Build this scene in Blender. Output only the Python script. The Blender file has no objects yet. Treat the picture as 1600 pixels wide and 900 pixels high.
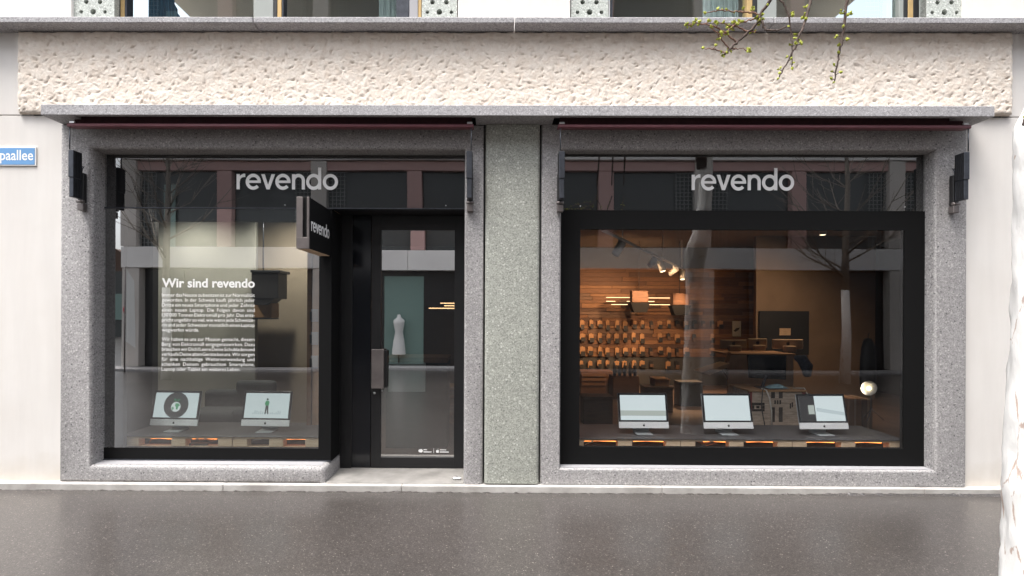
import bpy, bmesh, math, random
import numpy as np
from mathutils import Vector, Matrix

random.seed(7); rng = np.random.default_rng(7)
R = math.radians
SC = bpy.context.scene
COL = SC.collection

# ------------------------------------------------------------------ camera
F, D, CZ = 832.0, 5.2, 1.72            # focal length in 1600-wide pixels, distance to the wall, eye height (m)
cam_d = bpy.data.cameras.new('camera'); cam = bpy.data.objects.new('camera', cam_d); COL.objects.link(cam)
cam_d.sensor_width = 36; cam_d.lens = 36 * F / 1600
YAW, ROLL = 0.006, -0.0042
cam.matrix_world = Matrix.Translation((0, -D, CZ)) @ Matrix.Rotation(YAW, 4, 'Z') @ Matrix.Rotation(math.pi / 2, 4, 'X') @ Matrix.Rotation(-ROLL, 4, 'Z')
cam_d.shift_x = 30 / 1600; cam_d.shift_y = 40 / 1600
cam_d.clip_start = 0.05; cam_d.clip_end = 1000
SC.camera = cam

# ------------------------------------------------------------------ sky, sun, exposure
SUN_EL, SUN_AZ = R(70), R(-48)         # azimuth measured from the street side (-Y), negative = from the left
w = bpy.data.worlds.new('World'); SC.world = w; w.use_nodes = True
nt = w.node_tree; nt.nodes.clear()
sky = nt.nodes.new('ShaderNodeTexSky'); sky.sky_type = 'NISHITA'; sky.sun_disc = False
sky.sun_elevation = SUN_EL; sky.sun_rotation = math.pi + SUN_AZ * -1
sky.air_density = 1.0; sky.dust_density = 4.0; sky.ozone_density = 1.0
hs = nt.nodes.new('ShaderNodeHueSaturation'); hs.inputs['Saturation'].default_value = 0.3
bg = nt.nodes.new('ShaderNodeBackground'); bg.inputs['Strength'].default_value = 0.15
wo = nt.nodes.new('ShaderNodeOutputWorld')
nt.links.new(sky.outputs[0], hs.inputs['Color']); nt.links.new(hs.outputs[0], bg.inputs['Color']); nt.links.new(bg.outputs[0], wo.inputs['Surface'])
sun_d = bpy.data.lights.new('sun', 'SUN'); sun_d.energy = 1.5; sun_d.angle = R(35); sun_d.color = (1, 0.965, 0.92)
sun = bpy.data.objects.new('sun', sun_d); COL.objects.link(sun)
sdir = Vector((math.sin(SUN_AZ) * math.cos(SUN_EL), -math.cos(SUN_AZ) * math.cos(SUN_EL), math.sin(SUN_EL)))
sun.rotation_euler = sdir.to_track_quat('Z', 'Y').to_euler()
vs = SC.view_settings
vs.view_transform = 'Standard'; vs.look = 'None'; vs.gamma = 1; vs.use_curve_mapping = False
vs.exposure = 1.76
SC.render.engine = 'CYCLES'
SC.cycles.max_bounces = 8; SC.cycles.transparent_max_bounces = 24; SC.cycles.glossy_bounces = 4
SC.cycles.caustics_reflective = False; SC.cycles.caustics_refractive = False
SC.cycles.sample_clamp_indirect = 4.0


def PX(px, Y): return (px - 775) * (Y + D) / F
def PZ(py, Y): return CZ - (py - 490) * (Y + D) / F

# ------------------------------------------------------------------ materials
MATS = {}
def new_mat(name):
    m = bpy.data.materials.new(name); m.use_nodes = True
    nt = m.node_tree; b = nt.nodes['Principled BSDF']
    MATS[name] = m
    return m, nt, b
def node(nt, typ, **kw):
    n = nt.nodes.new(typ)
    for k, v in kw.items():
        if k.startswith('i_'): n.inputs[k[2:].replace('_', ' ')].default_value = v
        else: setattr(n, k, v)
    return n
def ramp(nt, stops, interp='LINEAR'):
    r = nt.nodes.new('ShaderNodeValToRGB'); r.color_ramp.interpolation = interp
    e = r.color_ramp.elements
    while len(e) < len(stops): e.new(0.5)
    for el, (p, c) in zip(e, stops):
        el.position = p; el.color = (c, c, c, 1) if isinstance(c, (int, float)) else (*c, 1)
    return r
def mixc(nt, a, b, fac, mode='MIX'):
    m = nt.nodes.new('ShaderNodeMix'); m.data_type = 'RGBA'; m.blend_type = mode
    for sock, v in ((m.inputs[6], a), (m.inputs[7], b), (m.inputs[0], fac)):
        if isinstance(v, (int, float)): sock.default_value = v
        elif isinstance(v, tuple): sock.default_value = (*v, 1)
        else: nt.links.new(v, sock)
    return m.outputs[2]
def coords(nt, scale=(1, 1, 1)):
    tc = nt.nodes.new('ShaderNodeTexCoord'); mp = nt.nodes.new('ShaderNodeMapping')
    mp.inputs['Scale'].default_value = scale
    nt.links.new(tc.outputs['Object'], mp.inputs['Vector'])
    return mp.outputs[0]
def noise(nt, vec, scale, detail=4, rough=0.55):
    n = node(nt, 'ShaderNodeTexNoise'); n.inputs['Scale'].default_value = scale
    n.inputs['Detail'].default_value = detail; n.inputs['Roughness'].default_value = rough
    nt.links.new(vec, n.inputs['Vector']); return n.outputs['Fac']
def voro(nt, vec, scale, rand=1.0):
    n = node(nt, 'ShaderNodeTexVoronoi'); n.inputs['Scale'].default_value = scale
    n.inputs['Randomness'].default_value = rand
    nt.links.new(vec, n.inputs['Vector']); return n
def bump(nt, b, height, strength, dist):
    bn = nt.nodes.new('ShaderNodeBump'); bn.inputs['Strength'].default_value = strength; bn.inputs['Distance'].default_value = dist
    nt.links.new(height, bn.inputs['Height']); nt.links.new(bn.outputs[0], b.inputs['Normal'])
def plain(name, c, rough=0.5, metal=0.0, var=0.0, vscale=8.0, spec=0.5, bmp=0.0, vec=(1, 1, 1)):
    m, nt, b = new_mat(name)
    b.inputs['Roughness'].default_value = rough; b.inputs['Metallic'].default_value = metal
    b.inputs['Specular IOR Level'].default_value = spec
    if var:
        v = coords(nt, vec); n = noise(nt, v, vscale, 5)
        lo = tuple(max(0, x * (1 - var)) for x in c); hi = tuple(min(1, x * (1 + var)) for x in c)
        r = ramp(nt, [(0.3, lo), (0.7, hi)]); nt.links.new(n, r.inputs[0]); nt.links.new(r.outputs[0], b.inputs['Base Color'])
        if bmp: bump(nt, b, n, bmp, 0.004)
    else: b.inputs['Base Color'].default_value = (*c, 1)
    return m
def emit(name, c, s, base=(0.02, 0.02, 0.02)):
    m, nt, b = new_mat(name)
    b.inputs['Base Color'].default_value = (*base, 1); b.inputs['Roughness'].default_value = 0.25
    b.inputs['Emission Color'].default_value = (*c, 1); b.inputs['Emission Strength'].default_value = s
    return m
def glass(name, tint, ior, wave=0.0):
    m, nt, b = new_mat(name); nt.nodes.remove(b)
    out = nt.nodes['Material Output']
    fr = node(nt, 'ShaderNodeFresnel'); fr.inputs['IOR'].default_value = ior
    ge = node(nt, 'ShaderNodeNewGeometry')
    inv = node(nt, 'ShaderNodeMath', operation='SUBTRACT'); inv.inputs[0].default_value = 1.0
    nt.links.new(ge.outputs['Backfacing'], inv.inputs[1])
    mu = node(nt, 'ShaderNodeMath', operation='MULTIPLY'); nt.links.new(fr.outputs[0], mu.inputs[0]); nt.links.new(inv.outputs[0], mu.inputs[1])
    tr = node(nt, 'ShaderNodeBsdfTransparent'); tr.inputs[0].default_value = (*tint, 1)
    gl = node(nt, 'ShaderNodeBsdfGlossy'); gl.inputs['Roughness'].default_value = 0.0
    if wave:
        v = coords(nt); n = noise(nt, v, 0.9, 1)
        bn = node(nt, 'ShaderNodeBump'); bn.inputs['Strength'].default_value = 1.0; bn.inputs['Distance'].default_value = wave
        nt.links.new(n, bn.inputs['Height']); nt.links.new(bn.outputs[0], gl.inputs['Normal'])
    mx = node(nt, 'ShaderNodeMixShader'); nt.links.new(mu.outputs[0], mx.inputs[0]); nt.links.new(tr.outputs[0], mx.inputs[1]); nt.links.new(gl.outputs[0], mx.inputs[2])
    nt.links.new(mx.outputs[0], out.inputs['Surface'])
    return m
def terrazzo(name, base, chip_l, chip_d, matrix_var=0.12):
    m, nt, b = new_mat(name); v = coords(nt)
    big = voro(nt, v, 38); fine = voro(nt, v, 105)
    sep = node(nt, 'ShaderNodeSeparateColor'); nt.links.new(fine.outputs['Color'], sep.inputs[0])
    fr = ramp(nt, [(0.0, tuple(x * 0.62 for x in base)), (0.35, tuple(x * 0.9 for x in base)), (0.7, base), (0.9, tuple(x * 1.15 for x in base)), (1.0, tuple(min(1, x * 1.4) for x in base))])
    nt.links.new(sep.outputs[0], fr.inputs[0])
    sb = node(nt, 'ShaderNodeSeparateColor'); nt.links.new(big.outputs['Color'], sb.inputs[0])
    inside = ramp(nt, [(0.25, 1.0), (0.36, 0.0)]); nt.links.new(big.outputs['Distance'], inside.inputs[0])
    lm = ramp(nt, [(0.83, 0.0), (0.85, 1.0)]); nt.links.new(sb.outputs[0], lm.inputs[0])
    dm = ramp(nt, [(0.07, 1.0), (0.09, 0.0)]); nt.links.new(sb.outputs[0], dm.inputs[0])
    m1 = node(nt, 'ShaderNodeMath', operation='MULTIPLY'); nt.links.new(inside.outputs[0], m1.inputs[0]); nt.links.new(lm.outputs[0], m1.inputs[1])
    m2 = node(nt, 'ShaderNodeMath', operation='MULTIPLY'); nt.links.new(inside.outputs[0], m2.inputs[0]); nt.links.new(dm.outputs[0], m2.inputs[1])
    c = mixc(nt, fr.outputs[0], chip_l, m1.outputs[0]); c = mixc(nt, c, chip_d, m2.outputs[0])
    st = noise(nt, v, 1.6, 5); sr = ramp(nt, [(0.3, 1 - matrix_var), (0.7, 1.0)]); nt.links.new(st, sr.inputs[0])
    c = mixc(nt, c, sr.outputs[0], 1.0, 'MULTIPLY')
    nt.links.new(c, b.inputs['Base Color']); b.inputs['Roughness'].default_value = 0.72
    bump(nt, b, sep.outputs[1], 0.12, 0.002)
    return m

# cream render of the walls
m, nt, b = new_mat('cream_plaster'); v = coords(nt)
n1 = noise(nt, v, 0.9, 6, 0.6); n2 = noise(nt, v, 120, 2); v2 = coords(nt, (3, 3, 0.35)); n3 = noise(nt, v2, 2.2, 5)
r1 = ramp(nt, [(0.3, (0.71, 0.675, 0.635)), (0.7, (0.765, 0.74, 0.71))]); nt.links.new(n1, r1.inputs[0])
r3 = ramp(nt, [(0.35, 0.94), (0.65, 1.0)]); nt.links.new(n3, r3.inputs[0])
c = mixc(nt, r1.outputs[0], r3.outputs[0], 1.0, 'MULTIPLY')
gz = node(nt, 'ShaderNodeSeparateXYZ'); nt.links.new(v, gz.inputs[0])
n4 = noise(nt, v, 5, 4); mz = node(nt, 'ShaderNodeMath', operation='MULTIPLY_ADD'); mz.inputs[1].default_value = 0.35; nt.links.new(n4, mz.inputs[0]); nt.links.new(gz.outputs[2], mz.inputs[2])
rz = ramp(nt, [(0.2, (0.72, 0.66, 0.56)), (0.5, 1.0)]); nt.links.new(mz.outputs[0], rz.inputs[0])      # splash dirt above the ground
c = mixc(nt, c, rz.outputs[0], 0.5, 'MULTIPLY')
nt.links.new(c, b.inputs['Base Color']); b.inputs['Roughness'].default_value = 0.9; bump(nt, b, n2, 0.3, 0.0015)
# hacked stone band
m, nt, b = new_mat('hacked_stone'); v = coords(nt)
n1 = noise(nt, v, 14, 6, 0.65); n2 = noise(nt, v, 90, 3)
r1 = ramp(nt, [(0.3, (0.70, 0.60, 0.505)), (0.6, (0.81, 0.735, 0.65))]); nt.links.new(n1, r1.inputs[0])
nt.links.new(r1.outputs[0], b.inputs['Base Color']); b.inputs['Roughness'].default_value = 0.95; bump(nt, b, n2, 0.6, 0.006)
terrazzo('grey_terrazzo', (0.365, 0.352, 0.350), (0.56, 0.54, 0.53), (0.13, 0.125, 0.13))
terrazzo('green_terrazzo', (0.385, 0.395, 0.352), (0.62, 0.63, 0.58), (0.2, 0.21, 0.19))
terrazzo('pale_terrazzo', (0.5, 0.53, 0.49), (0.8, 0.8, 0.76), (0.25, 0.27, 0.25), 0.05)
terrazzo('ledge_stone', (0.40, 0.39, 0.40), (0.52, 0.51, 0.52), (0.24, 0.235, 0.24), 0.15)
# kerb concrete
m, nt, b = new_mat('pale_concrete'); v = coords(nt)
n1 = noise(nt, v, 3.5, 7, 0.65); r1 = ramp(nt, [(0.3, (0.32, 0.30, 0.28)), (0.65, (0.52, 0.50, 0.475))]); nt.links.new(n1, r1.inputs[0])
nt.links.new(r1.outputs[0], b.inputs['Base Color']); b.inputs['Roughness'].default_value = 0.85; bump(nt, b, noise(nt, v, 60, 3), 0.4, 0.003)
# damp asphalt
m, nt, b = new_mat('asphalt'); v = coords(nt)
vf = voro(nt, v, 150); sep = node(nt, 'ShaderNodeSeparateColor'); nt.links.new(vf.outputs['Color'], sep.inputs[0])
r1 = ramp(nt, [(0.0, (0.032, 0.028, 0.026)), (0.5, (0.058, 0.0515, 0.048)), (0.9, (0.085, 0.076, 0.0705)), (0.985, (0.13, 0.116, 0.106)), (1.0, (0.32, 0.29, 0.26))]); nt.links.new(sep.outputs[0], r1.inputs[0])
n1 = noise(nt, v, 0.55, 2.5, 0.5); wet = ramp(nt, [(0.25, 0.78), (0.75, 1.0)]); nt.links.new(n1, wet.inputs[0])
c = mixc(nt, r1.outputs[0], wet.outputs[0], 1.0, 'MULTIPLY')
st = noise(nt, coords(nt, (1, 1.8, 1)), 2.3, 5, 0.6); sr = ramp(nt, [(0.3, (0.9, 0.89, 0.88)), (0.7, 1.0)]); nt.links.new(st, sr.inputs[0]); c = mixc(nt, c, sr.outputs[0], 1.0, 'MULTIPLY'); nt.links.new(c, b.inputs['Base Color'])
rr = ramp(nt, [(0.2, 0.30), (0.8, 0.42)]); nt.links.new(n1, rr.inputs[0]); nt.links.new(rr.outputs[0], b.inputs['Roughness'])
b.inputs['Specular IOR Level'].default_value = 0.5
bump(nt, b, sep.outputs[1], 0.16, 0.002)
b.inputs['Coat Weight'].default_value = 0.6; b.inputs['Coat Roughness'].default_value = 0.24; b.inputs['Coat IOR'].default_value = 1.33
plain('shaded_concrete', (0.25, 0.238, 0.222), 0.85, var=0.28, vscale=4, bmp=0.2)  # threshold: greyer than the kerb, canopy shade put into its base colour
plain('black_metal', (0.010, 0.010, 0.011), 0.45, var=0.15)
plain('matt_black', (0.006, 0.006, 0.0062), 0.75, spec=0.15)
plain('black_panel', (0.009, 0.009, 0.0095), 0.6, spec=0.2)
plain('dark_steel', (0.055, 0.06, 0.072), 0.4, 0.6, var=0.25, vscale=20)
plain('grey_metal', (0.17, 0.15, 0.145), 0.45, 0.5, var=0.15)
plain('bright_metal', (0.55, 0.55, 0.55), 0.35, 0.8)
plain('maroon_paint', (0.17, 0.055, 0.068), 0.45, var=0.12)
plain('maroon_cloth', (0.055, 0.018, 0.022), 0.85, var=0.2, vscale=30)
plain('white_vinyl', (0.86, 0.86, 0.85), 0.5)
plain('sign_blue', (0.115, 0.30, 0.58), 0.35, var=0.05)
plain('bronze_frame', (0.52, 0.36, 0.16), 0.4, 0.25, var=0.08)
plain('grey_frame', (0.30, 0.32, 0.30), 0.5, var=0.05)
plain('soft_grey', (0.36, 0.355, 0.37), 0.6)
plain('hole_dark', (0.10, 0.11, 0.09), 0.9)
plain('curtain_blue', (0.045, 0.12, 0.19), 0.9, var=0.35, vscale=18, vec=(4, 4, 0.3))
plain('curtain_white', (0.7, 0.74, 0.72), 0.9, var=0.08, vscale=18, vec=(4, 4, 0.3))
plain('white_alu', (0.74, 0.76, 0.77), 0.35)
plain('silver', (0.5, 0.54, 0.56), 0.35, 0.4)
plain('screen_black', (0.008, 0.009, 0.012), 0.12)
emit('screen_pale', (0.60, 0.70, 0.72), 0.33, (0.1, 0.1, 0.1))
emit('screen_band', (0.50, 0.56, 0.52), 0.28)
emit('screen_dark', (0.10, 0.12, 0.13), 0.12)
emit('screen_ink', (0.03, 0.032, 0.035), 0.25)
emit('screen_green', (0.02, 0.22, 0.09), 0.45)
emit('screen_globe', (0.55, 0.6, 0.6), 0.42)
emit('screen_grey', (0.42, 0.5, 0.52), 0.40)
emit('led_orange', (1.0, 0.27, 0.05), 2.2)
emit('led_warm', (1.0, 0.6, 0.3), 1.3)
emit('lamp_glow', (1.0, 0.82, 0.55), 6.0)
emit('bulb_warm', (1.0, 0.86, 0.55), 1.2)
m, nt, b = new_mat('pallet_wood'); v = coords(nt, (2, 14, 14)); n1 = noise(nt, v, 4, 5)
r1 = ramp(nt, [(0.3, (0.58, 0.42, 0.27)), (0.7, (0.76, 0.60, 0.42))]); nt.links.new(n1, r1.inputs[0]); nt.links.new(r1.outputs[0], b.inputs['Base Color']); b.inputs['Roughness'].default_value = 0.85
for i, c in enumerate([(0.20, 0.095, 0.045), (0.14, 0.066, 0.034), (0.26, 0.13, 0.06), (0.10, 0.05, 0.03), (0.17, 0.10, 0.065)]):
    m, nt, b = new_mat('plank_%d' % i); v = coords(nt, (1.2, 9, 9)); n1 = noise(nt, v, 5, 5)
    r1 = ramp(nt, [(0.3, tuple(x * 0.6 for x in c)), (0.7, c)]); nt.links.new(n1, r1.inputs[0]); nt.links.new(r1.outputs[0], b.inputs['Base Color']); b.inputs['Roughness'].default_value = 0.7
plain('kraft', (0.36, 0.20, 0.10), 0.8, var=0.15); plain('kraft_light', (0.55, 0.39, 0.26), 0.8, var=0.12)
plain('crate_wood', (0.52, 0.43, 0.34), 0.85, var=0.3, vscale=6, vec=(1.5, 8, 8)); plain('stencil', (0.04, 0.032, 0.028), 0.8, var=0.4, vscale=40)
plain('red_trim', (0.22, 0.03, 0.03), 0.6); plain('ply', (0.42, 0.24, 0.11), 0.6, var=0.15, vscale=10)
plain('board_grey', (0.055, 0.053, 0.055), 0.45, var=0.2, vscale=4)
plain('beige_wall', (0.42, 0.36, 0.28), 0.9, var=0.06, vscale=2); plain('mint_wall', (0.42, 0.425, 0.385), 0.9, var=0.05, vscale=2)
plain('brown_wall', (0.22, 0.15, 0.10), 0.9, var=0.12, vscale=2); plain('dark_wall', (0.05, 0.048, 0.047), 0.8, var=0.1)
plain('shop_floor_mat', (0.15, 0.10, 0.075), 0.45, var=0.25, vscale=3); plain('ceiling_paint', (0.30, 0.25, 0.20), 0.9, var=0.1)
plain('beam_paint', (0.30, 0.22, 0.13), 0.9); plain('upholstery', (0.045, 0.052, 0.056), 0.9, var=0.2, vscale=30)
plain('dark_plastic', (0.02, 0.02, 0.022), 0.5); plain('white_plastic', (0.7, 0.68, 0.63), 0.5); plain('blue_cloth', (0.32, 0.5, 0.56), 0.9, var=0.2, vscale=30)
plain('denim', (0.10, 0.13, 0.19), 0.9, var=0.3, vscale=25); plain('orange_cable', (0.5, 0.17, 0.05), 0.5)
# trees
m, nt, b = new_mat('limed_bark'); v = coords(nt, (1, 1, 0.28)); n1 = noise(nt, v, 22, 6, 0.7)
vo = voro(nt, v, 7); vo.feature = 'DISTANCE_TO_EDGE'
mp = node(nt, 'ShaderNodeMath', operation='MULTIPLY_ADD'); mp.inputs[1].default_value = 0.25; nt.links.new(n1, mp.inputs[0]); nt.links.new(vo.outputs['Distance'], mp.inputs[2])
r1 = ramp(nt, [(0.119, (0.46, 0.36, 0.31)), (0.131, (0.72, 0.71, 0.69))]); nt.links.new(mp.outputs[0], r1.inputs[0]); nt.links.new(r1.outputs[0], b.inputs['Base Color'])
b.inputs['Roughness'].default_value = 0.95; bump(nt, b, n1, 0.8, 0.012)
plain('pale_bark', (0.22, 0.19, 0.16), 0.9, var=0.3, vscale=30)
plain('bark', (0.085, 0.06, 0.05), 0.9, var=0.35, vscale=40); plain('young_bark', (0.24, 0.13, 0.09), 0.8, var=0.3, vscale=60)
plain('bud_green', (0.42, 0.46, 0.06), 0.7, var=0.25, vscale=60)
# house across the street
plain('opp_cream', (0.60, 0.555, 0.51), 0.9, var=0.05, vscale=1.5); plain('opp_band', (0.82, 0.79, 0.76), 0.9, var=0.05, vscale=1.2)
plain('opp_pink', (0.56, 0.36, 0.33), 0.8, var=0.04); plain('opp_dark', (0.055, 0.06, 0.06), 0.25); plain('opp_grid', (0.22, 0.23, 0.225), 0.8)
plain('opp_teal', (0.20, 0.30, 0.27), 0.3); plain('opp_shop', (0.03, 0.03, 0.032), 0.3)
plain('skin_white', (0.75, 0.75, 0.72), 0.7); plain('leaf', (0.03, 0.07, 0.03), 0.6); plain('sign_red', (0.55, 0.03, 0.04), 0.5); plain('sign_dblue', (0.03, 0.06, 0.30), 0.5)
glass('window_glass', (0.93, 0.95, 0.94), 4.4, 0.0006)
glass('right_glass', (0.92, 0.92, 0.92), 2.0, 0.0012)
glass('transom_glass', (0.92, 0.93, 0.93), 2.5, 0.0012)
glass('door_glass', (0.85, 0.87, 0.87), 6.5, 0.0003)
glass('upper_glass', (0.9, 0.95, 0.95), 2.6, 0.002)
M = MATS

# ------------------------------------------------------------------ mesh helpers
def wloc(o):
    v = Vector((0, 0, 0))
    while o is not None: v += o.location; o = o.parent
    return v
def link(name, me, mat, parent=None, world=True):
    o = bpy.data.objects.new(name, me); COL.objects.link(o)
    if mat is not None:
        me.materials.clear(); me.materials.append(M[mat] if isinstance(mat, str) else mat)
    if parent is not None:
        o.parent = parent
        if world: o.location = -wloc(parent)
    return o
class MB:
    def __init__(s): s.bm = bmesh.new()
    def box(s, x0, x1, y0, y1, z0, z1, bev=0.0, seg=1, mat=None):
        r = bmesh.ops.create_cube(s.bm, size=1.0); vs_ = r['verts']
        for v in vs_:
            v.co = Vector(((x0 + x1) / 2 + v.co.x * (x1 - x0), (y0 + y1) / 2 + v.co.y * (y1 - y0), (z0 + z1) / 2 + v.co.z * (z1 - z0)))
        if bev:
            es = list({e for v in vs_ for e in v.link_edges})
            out = bmesh.ops.bevel(s.bm, geom=es, offset=bev, segments=seg, affect='EDGES', profile=0.5)
            vs_ = list(set(out['verts']) | {v for v in vs_ if v.is_valid})
        if mat is not None: bmesh.ops.transform(s.bm, matrix=mat, verts=[v for v in vs_ if v.is_valid])
        return s
    def tube(s, pts, rad, seg=8, caps=True):
        pts = [Vector(p) for p in pts]; n = len(pts)
        if isinstance(rad, (int, float)): rad = [rad] * n
        rings = []; up = None
        for i, p in enumerate(pts):
            t = (pts[min(i + 1, n - 1)] - pts[max(i - 1, 0)]).normalized()
            if up is None:
                up = Vector((0, 0, 1)) if abs(t.z) < 0.9 else Vector((1, 0, 0))
            a = t.cross(up).normalized(); b_ = t.cross(a).normalized(); up = -b_ if False else a.cross(t)
            rings.append([s.bm.verts.new(p + (a * math.cos(2 * math.pi * k / seg) + b_ * math.sin(2 * math.pi * k / seg)) * rad[i]) for k in range(seg)])
        for i in range(n - 1):
            for k in range(seg):
                f = s.bm.faces.new((rings[i][k], rings[i][(k + 1) % seg], rings[i + 1][(k + 1) % seg], rings[i + 1][k])); f.smooth = True
        if caps:
            s.bm.faces.new(rings[0][::-1]); s.bm.faces.new(rings[-1])
        return s
    def lathe(s, prof, seg=24, mat=None):
        rings = []
        for (r, z) in prof:
            rings.append([s.bm.verts.new((r * math.cos(2 * math.pi * k / seg), r * math.sin(2 * math.pi * k / seg), z)) for k in range(seg)])
        for i in range(len(prof) - 1):
            for k in range(seg):
                f = s.bm.faces.new((rings[i][k], rings[i][(k + 1) % seg], rings[i + 1][(k + 1) % seg], rings[i + 1][k])); f.smooth = True
        if mat is not None: bmesh.ops.transform(s.bm, matrix=mat, verts=[v for r in rings for v in r])
        return s
    def prism(s, poly, y0, y1, mat=None):       # poly in (x, z)
        a = [s.bm.verts.new((x, y0, z)) for x, z in poly]; b_ = [s.bm.verts.new((x, y1, z)) for x, z in poly]
        s.bm.faces.new(a); s.bm.faces.new(b_[::-1]); n = len(poly)
        for i in range(n): s.bm.faces.new((a[i], b_[i], b_[(i + 1) % n], a[(i + 1) % n]))
        if mat is not None: bmesh.ops.transform(s.bm, matrix=mat, verts=a + b_)
        return s
    def poly(s, pts, smooth=False):
        f = s.bm.faces.new([s.bm.verts.new(p) for p in pts]); f.smooth = smooth; return s
    def build(s, name, mat, parent=None, world=True, kind=None):
        bmesh.ops.recalc_face_normals(s.bm, faces=s.bm.faces)
        me = bpy.data.meshes.new(name); s.bm.to_mesh(me); s.bm.free()
        o = link(name, me, mat, parent, world)
        if kind: o['kind'] = kind
        return o
def tag(o, label, cat, group=None):
    o['label'] = label; o['category'] = cat
    if group: o['group'] = group
    return o
def thing(name, label, cat, loc=(0, 0, 0), group=None):
    o = bpy.data.objects.new(name, None); COL.objects.link(o); o.location = loc; o.empty_display_size = 0.1
    return tag(o, label, cat, group)
def struct(o): o['kind'] = 'structure'; return o
def curve_mesh(loops, depth):
    """filled 2D outline with holes, in the XZ plane, thickness along Y (0 at the back, -depth in front)"""
    cu = bpy.data.curves.new('outline', 'CURVE'); cu.dimensions = '2D'; cu.fill_mode = 'BOTH'; cu.extrude = depth / 2
    for lp in loops:
        sp = cu.splines.new('POLY'); sp.points.add(len(lp) - 1)
        for p, (x, y) in zip(sp.points, lp): p.co = (x, y, 0, 1)
        sp.use_cyclic_u = True
    ob = bpy.data.objects.new('outline', cu); me = bpy.data.meshes.new_from_object(ob)
    bpy.data.objects.remove(ob); bpy.data.curves.remove(cu)
    me.transform(Matrix.Translation((0, -depth / 2, 0)) @ Matrix.Rotation(math.pi / 2, 4, 'X'))
    return me
def text_mesh(body, bold=0.0, depth=0.0):
    cu = bpy.data.curves.new('words', 'FONT'); cu.body = body; cu.size = 1.0; cu.offset = bold; cu.extrude = depth; cu.resolution_u = 3
    ob = bpy.data.objects.new('words', cu); me = bpy.data.meshes.new_from_object(ob)
    bpy.data.objects.remove(ob); bpy.data.curves.remove(cu)
    return me
def circ(cx, cy, r, n=24, a0=0, a1=360):
    full = abs(a1 - a0) >= 360
    return [(cx + r * math.cos(R(a0 + (a1 - a0) * k / (n if full else n - 1))), cy + r * math.sin(R(a0 + (a1 - a0) * k / (n if full else n - 1)))) for k in range(n)]
def merge(meshes, name):
    bm = bmesh.new()
    for me, mat in meshes:
        me = me.copy(); me.transform(mat); bm.from_mesh(me); bpy.data.meshes.remove(me)
    out = bpy.data.meshes.new(name); bm.to_mesh(out); bm.free(); return out

# ------------------------------------------------------------------ the "revendo" lettering
def revendo_mesh(depth):
    s = 0.215; parts = []; x = 0.0
    def add(loops, dx, dz=0.0): parts.append((curve_mesh(loops, depth + dz), Matrix.Translation((dx, 0, 0))))
    Ro, Ri = 0.53, 0.53 - s
    def e_loops():
        yb, yt = -0.075, 0.085
        outer = [(math.sqrt(Ro**2 - yb**2), yb)] + circ(0, 0, Ro, 34, 0, 318) + circ(0, 0, Ri, 20, 318, 180 + math.degrees(math.asin(-yb / Ri)))
        hole = circ(0, 0, Ri, 18, math.degrees(math.asin(yt / Ri)), 180 - math.degrees(math.asin(yt / Ri)))
        return [[(a + Ro, b_ + 0.5) for a, b_ in l] for l in (outer, hole)]
    r_ = [(0, 0), (s, 0), (s, 0.5), (0.25, 0.66), (0.33, 0.76), (0.45, 0.805), (0.6, 0.81), (0.6, 1.025), (0.5, 1.03), (0.37, 0.985), (0.28, 0.92), (s, 0.84), (s, 1.0), (0, 1.0)]
    add([r_], x); x += 0.64
    add(e_loops(), x); x += 1.09
    add([[(0, 1), (0.24, 1), (0.48, 0.29), (0.72, 1), (0.96, 1), (0.59, 0), (0.37, 0)]], x); x += 0.99
    add(e_loops(), x); x += 1.17
    wd = 0.9; rr_ = wd / 2; y0 = 1.03 - rr_
    n_ = [(0, 0), (s, 0), (s, y0)] + circ(rr_, y0, rr_ - s, 14, 180, 0) + [(wd - s, 0), (wd, 0)] + circ(rr_, y0, rr_, 16, 0, 118) + [(s, 1), (0, 1)]
    add([n_], x); x += 0.99
    add([circ(Ro, 0.5, Ro, 40), circ(Ro, 0.5, Ri, 32)[::-1]], x); add([[(2 * Ro - s, 0), (2 * Ro, 0), (2 * Ro, 1.45), (2 * Ro - s, 1.45)]], x, 0.02); x += 1.17
    add([circ(Ro, 0.5, Ro, 40), circ(Ro, 0.5, Ri, 32)[::-1]], x); x += 1.06
    return merge(parts, 'revendo'), x
WORD, WORD_W = revendo_mesh(0.06)
def word(name, x0, x1, z0, y, xh, mat, parent):
    me = WORD.copy(); k = (x1 - x0) / WORD_W
    me.transform(Matrix.Translation((x0, y, z0)) @ Matrix.Diagonal((k, 0.05, xh, 1)))
    return link(name, me, mat, parent)

# ================================================================== THE SETTING
# pavement (asphalt sheet) with a ragged edge against the kerb
bm = bmesh.new()
xs = [-220, -60, -20] + list(np.arange(-7, 7.01, 0.03)) + [20, 60, 220]
ya = -0.088
rows = []
e1 = np.cumsum(rng.normal(0, 0.003, len(xs))); e1 -= np.linspace(0, e1[-1], len(xs))
for j, (yy, zz) in enumerate([(ya, None), (ya - 0.03, 0.002), (ya - 0.12, 0.0), (-3, 0), (-8, 0), (-30, 0), (-220, 0)]):
    rows.append([bm.verts.new((x, yy, (0.007 + 0.012 * abs(math.sin(x * 9 + math.sin(x * 31))) * random.random() + float(np.clip(e1[i], -0.006, 0.012))) if zz is None else zz)) for i, x in enumerate(xs)])
for j in range(len(rows) - 1):
    for i in range(len(xs) - 1): bm.faces.new((rows[j][i], rows[j + 1][i], rows[j + 1][i + 1], rows[j][i + 1]))
me = bpy.data.meshes.new('pavement'); bm.to_mesh(me); bm.free(); struct(link('pavement', me, 'asphalt'))
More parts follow.
